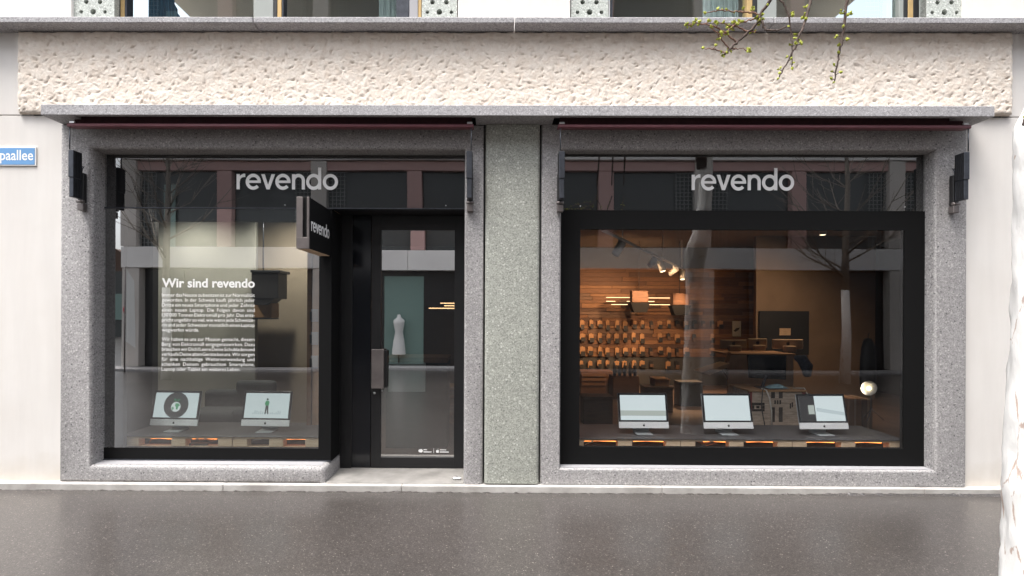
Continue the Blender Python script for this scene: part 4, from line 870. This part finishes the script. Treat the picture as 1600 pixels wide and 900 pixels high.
# ---- the five computers in the windows
def computer(cx, yfoot, yaw, label, content):
    z0_ = .4545; T = thing('display_computer', label, 'computer', (cx, yfoot, z0_), 'computers on the display boards'); T.rotation_euler.z = yaw
    W, H, CHN = .525, .368, .066; tilt = Matrix.Translation((0, .0, .062)) @ Matrix.Rotation(R(-13), 4, 'X')
    def bx_(name, x0_, x1_, y0_, y1_, za, zb_, bev, mat, par=T): return MB().box(x0_, x1_, y0_, y1_, za, zb_, bev, 2, tilt).build(name, mat, par, world=False)
    bx_('case', -W / 2, W / 2, .001, .016, .0, H, .006, 'silver')
    bx_('chin', -W / 2, W / 2, -.006, .0005, 0, CHN, .003, 'white_alu')
    sg = bx_('screen_glass', -W / 2, W / 2, -.006, .0005, CHN + .0015, H, .002, 'screen_black')
    def fl(name, loops, y, mat, par):
        me = curve_mesh(loops, .0006); me.transform(tilt @ Matrix.Translation((0, y, 0))); o = link(name, me, mat, None); o.parent = par; return o
    fl('logo', apple(0, CHN / 2 - .002, .026), -.0062, 'dark_plastic', T)
    sx, sa, sb = W / 2 - .022, CHN + .018, H - .022
    dp = fl('display', [rect(-sx, sx, sa, sb)], -.0064, 'screen_pale', sg); cz_ = (sa + sb) / 2
    if content == 'globe':
        Rr = .137; t = math.asin((sb - sa) / 2 / Rr) * 180 / math.pi
        fl('dark_disc', [[(x, cz_ + z) for x, z in circ(0, 0, Rr, 14, -t, t)] + [(x, cz_ + z) for x, z in circ(0, 0, Rr, 14, 180 - t, 180 + t)]], -.0074, 'screen_ink', sg)
        fl('globe', [circ(0.0, cz_ - .018, .052, 28)], -.0084, 'screen_globe', sg)
        fl('continents', [[(-.045, cz_ - .03), (-.03, cz_ - .015), (-.018, cz_ - .035), (-.03, cz_ - .055)], [(-.005, cz_ + .02), (.03, cz_ + .018), (.045, cz_ - .005), (.03, cz_ - .01), (.02, cz_ - .05), (.005, cz_ - .04), (.0, cz_ - .015), (-.012, cz_ - .005)]], -.0094, 'screen_green', sg)
        fl('leaves', [[(0, cz_ + .042), (-.02, cz_ + .048), (-.034, cz_ + .07), (-.012, cz_ + .066)], [(.004, cz_ + .042), (.024, cz_ + .045), (.042, cz_ + .066), (.016, cz_ + .062)]], -.0084, 'screen_green', sg)
    elif content == 'figure':
        fx = .0
        fl('skyline', [rect(-.15 + .021 * k, -.15 + .021 * k + .012, sa + .04, sa + .055 + .03 * random.random()) for k in range(15) if k not in (7, 8)], -.0070, 'screen_grey', sg)
        fl('figure_legs', [[(fx - .018, cz_ - .09), (fx - .006, cz_ - .09), (fx + .002, cz_ - .03), (fx + .012, cz_ - .09), (fx + .024, cz_ - .09), (fx + .016, cz_), (fx - .014, cz_)], circ(fx, cz_ + .066, .011, 12)], -.0080, 'screen_ink', sg)
        fl('figure_shirt', [[(fx - .016, cz_ + .001), (fx + .018, cz_ + .001), (fx + .026, cz_ + .03), (fx + .018, cz_ + .05), (fx - .014, cz_ + .05), (fx - .026, cz_ + .02)]], -.0090, 'screen_green', sg)
    elif content == 'band':
        fl('grey_band', [rect(-sx, sx, sa + .045, sa + .10)], -.0074, 'screen_band', sg)
    elif content == 'menu':
        fl('dark_pane', [rect(-sx, -sx + .165, sa, sb)], -.0074, 'screen_ink', sg); fl('window_note', [rect(-.15, -.085, cz_ - .06, cz_ + .035)], -.0084, 'screen_band', sg)
        fl('pale_stripe', [[(-.06, cz_ - .03), (sx, cz_ - .075), (sx, cz_ - .04), (-.06, cz_ + .01)]], -.0074, 'screen_grey', sg)
    st_ = MB(); pr = [(-.02, .0), (.165, .0), (.168, .008), (.16, .012), (.13, .1), (.09, .16), (.082, .155), (.115, .09), (.135, .012), (-.02, .006)]
    pr = [(-.045, .001), (.125, .001), (.135, .010), (.11, .09), (.075, .17), (.062, .165), (.09, .09), (.108, .013), (-.045, .006)]
    bm = st_.bm; a = [bm.verts.new((-.085, y, z)) for y, z in pr]; b_ = [bm.verts.new((.085, y, z)) for y, z in pr]; bm.faces.new(a); bm.faces.new(b_[::-1])
    for i in range(len(pr)): bm.faces.new((a[i], a[(i + 1) % len(pr)], b_[(i + 1) % len(pr)], b_[i]))
    st_.build('stand', 'silver', T, world=False)
    return T
ci_ = .43
for p, yaw, lb, ct in ((270, -.06, 'white computer showing a globe on a dark disc', 'globe'), (414, -.05, 'white computer showing a walking figure in a green shirt', 'figure'),
                       (1006.5, .0, 'white computer with a pale screen, leftmost in the wide window', 'band'), (1138.5, .02, 'white computer with a plain pale screen, middle of three in the wide window', 'plain'), (1287, .04, 'white computer with a half dark screen, rightmost in the wide window', 'menu')):
    computer(PX(p, ci_), ci_, yaw, lb, ct)

# ---- furniture behind the left window and the door
ya_ = 1.15
AC = thing('armchair', 'dark grey armchair behind the window with the printed text', 'armchair', (PX(390, ya_), ya_, FZ))
MB().box(PX(366, ya_ + .3), PX(428, ya_ + .3), ya_ + .3, ya_ + .42, .4, PZ(597, ya_ + .3), .05, 3).build('backrest', 'upholstery', AC)
MB().box(PX(368, ya_), PX(426, ya_), ya_ - .15, ya_ + .3, .3, .58, .05, 3).build('seat', 'upholstery', AC)
for a in (PX(370, ya_), PX(424, ya_)):
    for yq in (ya_ - .1, ya_ + .25): MB().tube([(a, yq, FZ), (a, yq, .32)], .015).build('leg', 'dark_steel', AC)
SF = thing('low_sofa', 'long dark teal sofa between the two computers of the left window', 'sofa', (PX(330, 1.2), 1.2, FZ))
MB().box(PX(306, 1.3), PX(388, 1.3), 1.45, 1.6, FZ, PZ(613, 1.4), .05, 3).build('backrest', 'upholstery', SF); MB().box(PX(306, 1.3), PX(388, 1.3), 1.0, 1.45, FZ, .55, .05, 3).build('seat', 'upholstery', SF)
SHX = thing('hanging_cabinet', 'dark hanging cabinet with plywood box below, beside the printed text', 'cabinet', (PX(415, 1.75), 1.75, PZ(510, 1.75)))
MB().box(PX(394, 1.7), PX(436, 1.7), 1.65, 1.95, PZ(468, 1.7), PZ(428, 1.7), .008).build('cabinet_body', 'dark_plastic', SHX)
MB().box(PX(391, 1.66), PX(438, 1.66), 1.63, 1.97, PZ(428, 1.7), PZ(424, 1.7), .006).build('cabinet_rim', 'dark_steel', SHX)
MB().prism([(PX(398, 1.7), PZ(468, 1.7)), (PX(432, 1.7), PZ(467, 1.7)), (PX(420, 1.7), PZ(476, 1.7)), (PX(415, 1.7), PZ(478, 1.7)), (PX(398, 1.7), PZ(478, 1.7))], 1.66, 1.9).build('cabinet_foot', 'dark_plastic', SHX)
MB().box(PX(396, 1.75), PX(424, 1.75), 1.74, 1.98, PZ(498, 1.75), PZ(474, 1.75), .006).build('ply_box', 'ply', SHX); MB().box(PX(394, 1.73), PX(422, 1.73), 1.72, 1.99, PZ(500.5, 1.75), PZ(498.3, 1.75)).build('shelf_plate', 'dark_steel', SHX)
MB().tube([(PX(410, 1.8), 1.8, PZ(424, 1.8)), (PX(410, 1.8), 1.8, CH)], .01).build('hanger', 'dark_steel', SHX)
PS = thing('wooden_post', 'slim wooden display post with clipped grey cards at the window corner', 'post', (PX(489, .8), .8, FZ))
MB().box(PX(480, .8), PX(487, .8), .78, .84, FZ, CH, .004).build('post', 'plank_0', PS); MB().box(PX(487.5, .8), PX(499, .8), .8, .83, FZ, CH, .003).build('board', 'kraft', PS)
for py in (484, 520, 557): MB().box(PX(485.5, .79), PX(497, .79), .78, .797, PZ(py + 20, .79), PZ(py, .79), .003).build('grey_card', 'soft_grey', PS); MB().box(PX(483.5, .77), PX(486, .77), .765, .79, PZ(py + 18, .79), PZ(py + 4, .79)).build('clip', 'dark_plastic', PS)
yc = 1.15
CO = thing('shop_counter', 'white fronted counter with brown top seen through the door', 'counter', (PX(640, yc), yc, FZ))
MB().box(PX(600, yc), PX(700, yc), yc - .02, yc + .5, PZ(567, yc), PZ(559, yc), .006).build('counter_top', 'plank_2', CO)
MB().box(PX(607, yc), PX(665, yc), yc, yc + .03, PZ(613, yc), PZ(567.5, yc), .004).build('front_panel', 'curtain_white', CO); MB().box(PX(602, yc), PX(698, yc), yc + .04, yc + .45, FZ, PZ(567.5, yc)).build('counter_body', 'dark_wall', CO)
yr = 2.0; RK = thing('wooden_rack', 'wooden rack on castors behind the right edge of the door', 'rack', (PX(703, yr), yr, FZ))
for k in range(5): MB().box(PX(684, yr), PX(716, yr), yr, yr + .4, PZ(662 - k * 13, yr), PZ(657 - k * 13, yr), .004).build('shelf', 'ply', RK)
for a in (685, 714): MB().box(PX(a - 1.5, yr), PX(a + 1.5, yr), yr + .1, yr + .15, PZ(662, yr), PZ(600, yr)).build('upright', 'ply', RK); MB().lathe([(.0001, -.012), (.03, -.012), (.03, .012), (.0001, .012)], 12, Matrix.Translation((PX(a, yr), yr + .12, .14)) @ Matrix.Rotation(math.pi / 2, 4, 'Y')).build('castor', 'dark_plastic', RK)
tag(MB().box(PX(657, 1.6), PX(697, 1.6), 1.5, 1.75, FZ + .001, FZ + .016, .004).build('door_mat', 'soft_grey'), 'small grey mat on the shop floor behind the door', 'mat')
# lit wall washers of the left room (ceiling spots over the beige wall)
for i, (p, q, lb) in enumerate((((-3.95, 1.15, 3.15), (-3.9, 1.85, .6), 'left'), ((-2.7, 1.5, 3.15), (-2.7, 2.4, 1.2), 'right'))):
    T = thing('ceiling_spot', 'round recessed ceiling spot over the pale wall, %s of two' % lb, 'spotlight', p, 'recessed spots of the left room')
    MB().lathe([(.0001, 0), (.05, 0), (.06, .02), (.06, .1), (.0001, .1)], 16, Matrix.Translation(p)).build('housing', 'white_plastic', T); MB().lathe([(.0001, -.003), (.042, -.003), (.042, -.001), (.0001, -.001)], 16, Matrix.Translation(p)).build('lens', 'bulb_warm', T)
    aim_light('spot_beam', Vector(p) + Vector((0, 0, -.02)), q, 45, (1, .91, .79), 130, .9, T)

p = (PX(1283, 3.2), 3.2, 2.98); T = thing('ceiling_spot', 'single white spot hanging from the ceiling at the right of the wide window', 'spotlight', p)
MB().lathe([(.0001, 0), (.05, 0), (.055, .02), (.055, .14), (.0001, .14)], 16, Matrix.Translation(p)).build('housing', 'white_plastic', T); MB().lathe([(.0001, -.003), (.042, -.003), (.042, -.001), (.0001, -.001)], 16, Matrix.Translation(p)).build('lens', 'bulb_warm', T)
MB().tube([(p[0], p[1], 3.12), (p[0], p[1], CH)], .008).build('stem', 'dark_plastic', T)
aim_light('spot_beam', Vector(p) + Vector((0, 0, -.02)), (p[0] - .6, 4.6, .9), 60, (1, .72, .46), 140, .9, T)

# ================================================================== TREES
def blob_tube(mb, pts, rad, seg=14, amp=.0, seed=0): mb.tube(pts, rad, seg)
TR = thing('street_tree', 'limed white street tree at the right edge with budding twigs hanging over the canopy', 'tree', (2.83, -2.38, 0))
yt = -2.38; tx = lambda p: PX(p, yt); tzf = lambda p: PZ(p, yt)
# trunk as rings with bumps
bm = bmesh.new(); rings = []; seg = 40
prof = [(1120, 62, 1612), (1000, 48, 1609), (900, 42, 1605), (800, 40, 1606), (700, 38, 1607), (600, 36.5, 1609), (500, 36, 1612), (420, 35, 1614), (360, 35, 1615), (300, 37, 1617), (250, 40, 1619), (215, 44, 1623), (190, 46, 1630), (165, 40, 1636), (140, 34, 1642), (60, 29, 1652), (-60, 26, 1662)]
pz = [tzf(a) for a, _, _ in prof]; zlev = np.linspace(0.0, 4.0, 150)
zs_ = np.array([tzf(a) for a, _, _ in prof]); rs_ = np.array([b_ for _, b_, _ in prof]) * (yt + D) / F; cs_ = np.array([tx(c_ + 11) for _, _, c_ in prof])
for z in zlev:
    r_ = np.interp(z, zs_, rs_); c_ = np.interp(z, zs_, cs_); ring = []
    for k in range(seg):
        a = 2 * math.pi * k / seg; nn = float(vnoise(np.array([a * 3.2 + 5]), np.array([z * 5.0]), 41)[0] - .5) * .16 + float(vnoise(np.array([a * 9]), np.array([z * 16.0]), 42)[0] - .5) * .07
        rr_ = r_ * (1 + nn * (1 if k not in (0,) else 1)); ring.append(bm.verts.new((c_ + rr_ * math.cos(a), yt + rr_ * math.sin(a), z)))
    rings.append(ring)
for a, b_ in zip(rings, rings[1:]):
    for k in range(seg): bm.faces.new((a[k], a[(k + 1) % seg], b_[(k + 1) % seg], b_[k])).smooth = True
bmesh.ops.recalc_face_normals(bm, faces=bm.faces); me = bpy.data.meshes.new('trunk'); bm.to_mesh(me); bm.free(); trunk = link('trunk', me, 'limed_bark', TR)
limb = MB(); top = Vector((tx(1661), yt, 3.95))
limb.tube([top + Vector((0, 0, -.1)), top + Vector((-.1, .05, .35)), top + Vector((-.5, .1, .75)), top + Vector((-1.0, .05, .75)), (tx(1325), yt, 4.0), (tx(1320), yt, 3.6)], [.09, .07, .05, .035, .014, .008], 10)
limb.tube([top + Vector((-.5, .1, .75)), top + Vector((-1.1, .0, .95)), (tx(1275), yt, 4.1), (tx(1269), yt, 3.6)], [.045, .03, .014, .009], 10)
limb.tube([top + Vector((-1.1, 0, .95)), (tx(1300), yt - .02, 4.6), (tx(1215), yt, 4.0), (tx(1205), yt, 3.55)], [.03, .02, .013, .01], 10)
limb.tube([top + Vector((0, 0, -.1)), top + Vector((.15, -.1, .7)), top + Vector((.1, -.3, 1.8))], [.08, .06, .02], 10).tube([top + Vector((.15, -.1, .7)), top + Vector((.6, .2, 1.4)), top + Vector((.9, .2, 2.1))], [.05, .035, .012], 8)
limb.build('limb', 'bark', TR)
tw, tn = 'bark', 'young_bark'; buds = []
def px3(p): return [Vector((tx(a), yt + .03 * math.sin(a * .05), tzf(b_))) for a, b_ in p]
def wig(pts, n=4, amp=.004):
    out = []
    for a, b_ in zip(pts, pts[1:]):
        for i in range(n): out.append(a.lerp(b_, i / n) + Vector((random.uniform(-amp, amp), random.uniform(-amp, amp), random.uniform(-amp, amp))))
    return out + [pts[-1]]
def twig(mat, p, r0, r1, nb):
    mb = MB()
    pts = wig(px3(p)); n = len(pts); mb.tube(pts, [r0 + (r1 - r0) * i / (n - 1) for i in range(n)], 6)
    for k in range(nb):
        t = random.random() * (n - 1); i = int(t); q = pts[i].lerp(pts[min(i + 1, n - 1)], t - i); d = Vector((random.uniform(-1, 1), random.uniform(-.6, .6), random.uniform(-.3, .8))).normalized()
        L_ = random.uniform(.008, .02); mb.tube([q, q + d * L_], [.0028, .0018], 5); buds.append((q + d * L_, d))
    buds.append((pts[-1], (pts[-1] - pts[-2]).normalized()))
    mb.build('twig', mat, TR)
twig(tw, [(1205, -16), (1198, 4), (1188, 18), (1182, 34), (1166, 50), (1150, 64), (1137, 76), (1129, 86)], .010, .0045, 6)
twig(tn, [(1186, 20), (1172, 14), (1158, 13), (1142, 15), (1125, 17), (1110, 21), (1098, 25)], .0045, .002, 7)
twig(tn, [(1181, 24), (1166, 28), (1150, 34), (1140, 42), (1130, 50), (1119, 62)], .0045, .002, 6)
twig(tn, [(1180, 46), (1164, 42), (1148, 37), (1134, 38), (1115, 38)], .0045, .002, 8)
twig(tn, [(1150, 60), (1134, 52), (1118, 47), (1100, 43), (1085, 39), (1072, 39)], .0045, .002, 12)
twig(tn, [(1137, 74), (1125, 64), (1114, 54), (1106, 47)], .004, .002, 3)
twig(tn, [(1128, 82), (1116, 80), (1104, 80), (1095, 80)], .0035, .0018, 3)
twig(tn, [(1140, 74), (1150, 72), (1162, 70), (1170, 76)], .003, .0016, 4)
twig(tw, [(1183, 22), (1190, 36), (1192, 46), (1204, 50), (1222, 46)], .007, .003, 6)
twig(tw, [(1204, -6), (1214, 6), (1221, 20), (1227, 40), (1229, 60), (1231, 86), (1229, 108)], .006, .002, 7)
twig(tw, [(1269, -16), (1264, 4), (1257, 24), (1251, 40), (1244, 54), (1236, 74), (1226, 94), (1217, 110), (1211, 123)], .0085, .003, 12)
twig(tw, [(1321, -16), (1319, 8), (1317, 34), (1313, 62), (1310, 84), (1306, 106), (1304, 124)], .008, .003, 14)
twig(tw, [(1600, 205), (1592, 200), (1586, 196), (1588, 186)], .006, .004, 2)
bd = bmesh.new()
for q, d in buds:
    for k in range(4):
        e = (d + Vector((random.uniform(-.9, .9), random.uniform(-.9, .9), random.uniform(-.5, .9)))).normalized(); s_ = e.cross(Vector((random.random(), random.random(), random.random()))).normalized(); l_ = random.uniform(.013, .022)
        vs_ = [bd.verts.new(q + v) for v in (Vector(), e * l_ * .5 + s_ * l_ * .35, e * l_, e * l_ * .5 - s_ * l_ * .35)]
        m_ = bd.verts.new(q + e * l_ * .5 + e.cross(s_) * l_ * .2)
        for i in range(4): bd.faces.new((vs_[i], vs_[(i + 1) % 4], m_))
me = bpy.data.meshes.new('buds'); bd.to_mesh(me); bd.free(); o = link('buds', me, 'bud_green', TR); o['kind'] = 'stuff'

# bare trees across the street (seen in the glass)
def bare_tree(x, y, label):
    T = thing('bare_tree', label, 'tree', (x, y, 0), 'bare trees across the street'); mb = MB(); wt = MB()
    wt.tube([(x, y, 0), (x + .02, y, 1.2), (x - .01, y, 2.35)], [.13, .1, .09], 12).build('limed_trunk', 'limed_bark', T)
    mb.tube([(x - .01, y, 2.34), (x, y, 3.4), (x + .05, y, 5.0), (x, y, 6.4), (x + .05, y, 7.6)], [.089, .08, .055, .035, .012], 10)
    for k in range(26):
        z_ = random.uniform(2.6, 6.8); an = random.uniform(0, 6.28); L_ = (7.8 - z_) * .32 + .5; d = Vector((math.cos(an), math.sin(an), .55)).normalized()
        p0 = Vector((x, y, z_)); p1 = p0 + d * L_ * .5 + Vector((0, 0, .05)); p2 = p0 + d * L_ + Vector((0, 0, .35 * L_)); r0 = .028 * (8 - z_) / 5
        mb.tube([p0, p1, p2], [r0, r0 * .6, .006], 6)
        for q in (p1, p0.lerp(p1, .5), p1.lerp(p2, .5)):
            for _ in range(2):
                e = (d + Vector((random.uniform(-.8, .8), random.uniform(-.8, .8), random.uniform(-.2, .8)))).normalized(); mb.tube([q, q + e * L_ * .22, q + e * L_ * .42 + Vector((0, 0, .05))], [.010, .007, .003], 5)
    mb.build('crown', 'pale_bark', T)
bare_tree((255 - 775) * 13.5 / F, -8.1, 'bare street tree reflected in the window with the printed text')
bare_tree((1318 - 775) * 13.5 / F, -8.1, 'bare street tree reflected in the wide window')

# ================================================================== HOUSE ACROSS THE STREET (seen only in the glass)
yo = -10.6; S16 = 16.05 / F
ox = lambda p: (p - 775) * S16
H = thing('house_opposite', 'pale house with pink and cream piers reflected in the shop glass', 'building', (ox(800), yo, 0))
def ob(name, a, b_, z0_, z1_, y1_, mat, depth=.4, par=None): return MB().box(a, b_, y1_ - depth, y1_, z0_, z1_, .01).build(name, mat, par or H)
XL, XR = ox(185), ox(1590)
ob('core', XL + .05, XR, .0, 12.1, yo - .35, 'opp_shop', 6)
MB().box(XL, XL + .3, yo - 6, yo - .35, 0, 12.1).build('end_wall', 'opp_cream', H)
for (z0_, z1_) in ((3.07, 3.70), (6.35, 6.85), (9.3, 9.9), (11.7, 12.2)):
    xx = XL
    while xx < XR: ob('band_slab', xx + .006, min(xx + 4.3, XR) - .006, z0_, z1_, yo + .02, 'opp_band'); xx += 4.3
for zb, zt in ((3.72, 6.33), (6.87, 9.28), (9.92, 11.68)):
    ob('pink_lintel', XL + .3, XR, zt - .28, zt, yo - .08, 'opp_pink', .2)
    k = 0; p = 196
    while p < 1580:
        xx = ox(p)
        if k % 2 == 0: ob('cream_pier', xx - .24, xx + .24, zb, zt - .0, yo, 'opp_cream')
        else: ob('pink_pier', xx - .22, xx + .22, zb, zt - .3, yo - .05, 'opp_pink')
        g0, g1 = xx + .24, ox(p + 150) - .24
        wn = ob('window', g0, g1, zb, zt - .28, yo - .25, 'opp_dark', .08)
        gs = (g0, g0 + .55) if k % 2 == 0 else (g1 - .55, g1)
        mb = MB()
        for q in range(5): mb.box(gs[0] + .03 + q * .12, gs[0] + .045 + q * .12, yo - .16, yo - .14, zb, zt - .3)
        for q in range(20):
            if zb + q * .12 < zt - .3: mb.box(gs[0], gs[1], yo - .165, yo - .145, zb + q * .12, zb + q * .12 + .015)
        mb.build('grille', 'opp_grid', wn)
        if k in (0, 4): MB().box(g0 + .75, g0 + 1.1, yo - .19, yo - .18, zb, zt - .7).build('curtain', 'opp_teal', wn)
        p += 150; k += 1
k = 0; p = 200
while p < 1580:
    ob('ground_pier', ox(p) - .26, ox(p) + .26, .07, 3.06, yo, 'opp_cream')
    g = ob('shop_opening', ox(p) + .26, ox(p + 300) - .26, .07, 3.06, yo - .28, 'opp_shop', .06)
    MB().box(ox(p) + 1.4, ox(p) + 1.5, yo - .28, yo - .2, .07, 3.0).build('mullion', 'opp_dark', g)
    if k == 1:
        MB().box(ox(590), ox(655), yo - .275, yo - .255, .1, 2.9).build('teal_pane', 'opp_teal', g)
    p += 300; k += 1
MN = thing('dress_form', 'white dress on a stand reflected in the door', 'mannequin', (-3.07, yo + .1, .07))
MB().lathe([(.0001, 0), (.14, 0), (.02, .03), (.02, .35), (.0001, .36)], 14, Matrix.Translation((-3.07, yo - .1, .07))).build('stand', 'opp_dark', MN)
MB().lathe([(.22, .35), (.17, .8), (.12, 1.05), (.17, 1.3), (.18, 1.42), (.06, 1.52), (.05, 1.6), (.0001, 1.61)], 20, Matrix.Translation((-3.07, yo - .1, .07))).build('dress', 'skin_white', MN)
NP = thing('no_parking_sign', 'round blue and red no stopping sign reflected at the left of the window', 'sign', (ox(198), yo + .02, 1.6))
Ms = Matrix.Translation((ox(198), yo + .05, 1.8)) @ Matrix.Rotation(-math.pi / 2, 4, 'X')
MB().lathe([(.0001, 0), (.14, 0), (.14, .01), (.0001, .01)], 28, Ms).build('disc', 'sign_red', NP); MB().lathe([(.0001, .012), (.105, .012), (.105, .014), (.0001, .014)], 28, Ms).build('blue_field', 'sign_dblue', NP)
MB().box(-.015, .015, -.105, .105, .016, .018, 0, 1, Ms @ Matrix.Rotation(R(45), 4, 'Z')).box(-.105, .105, -.015, .015, .0165, .0185, 0, 1, Ms @ Matrix.Rotation(R(45), 4, 'Z')).build('red_cross', 'sign_red', NP)
MB().box(ox(198) - .03, ox(198) + .03, yo + .001, yo + .049, 1.7, 1.9).build('bracket', 'grey_metal', NP)
FL = thing('banner_flag', 'narrow white banner on a pole reflected at the left edge of the window', 'banner', (-10.5, -9.6, 0))
MB().tube([(-10.55, -9.6, 0), (-10.55, -9.6, 3.0)], .02, 8).build('pole', 'grey_metal', FL); MB().prism([(-10.53, .9), (-10.25, .7), (-10.3, 2.6), (-10.53, 2.95)], -9.61, -9.6).build('cloth', 'skin_white', FL)
FB = thing('distant_house', 'dark distant house with tiled roof at the far left of the reflections', 'building', (-30, -34, 0))
MB().box(-50, -24.5, -44, -32, 0, 4.6).build('wall', 'opp_dark', FB); MB().prism([(-50, 4.6), (-24, 4.6), (-27, 6.2), (-50, 6.2)], -44, -32).build('roof', 'plank_3', FB)
for k in range(3): MB().box(-29 + k * 1.6, -28 + k * 1.6, -31.99, -31.9, 1.2, 3.0).build('window', 'opp_teal', FB)
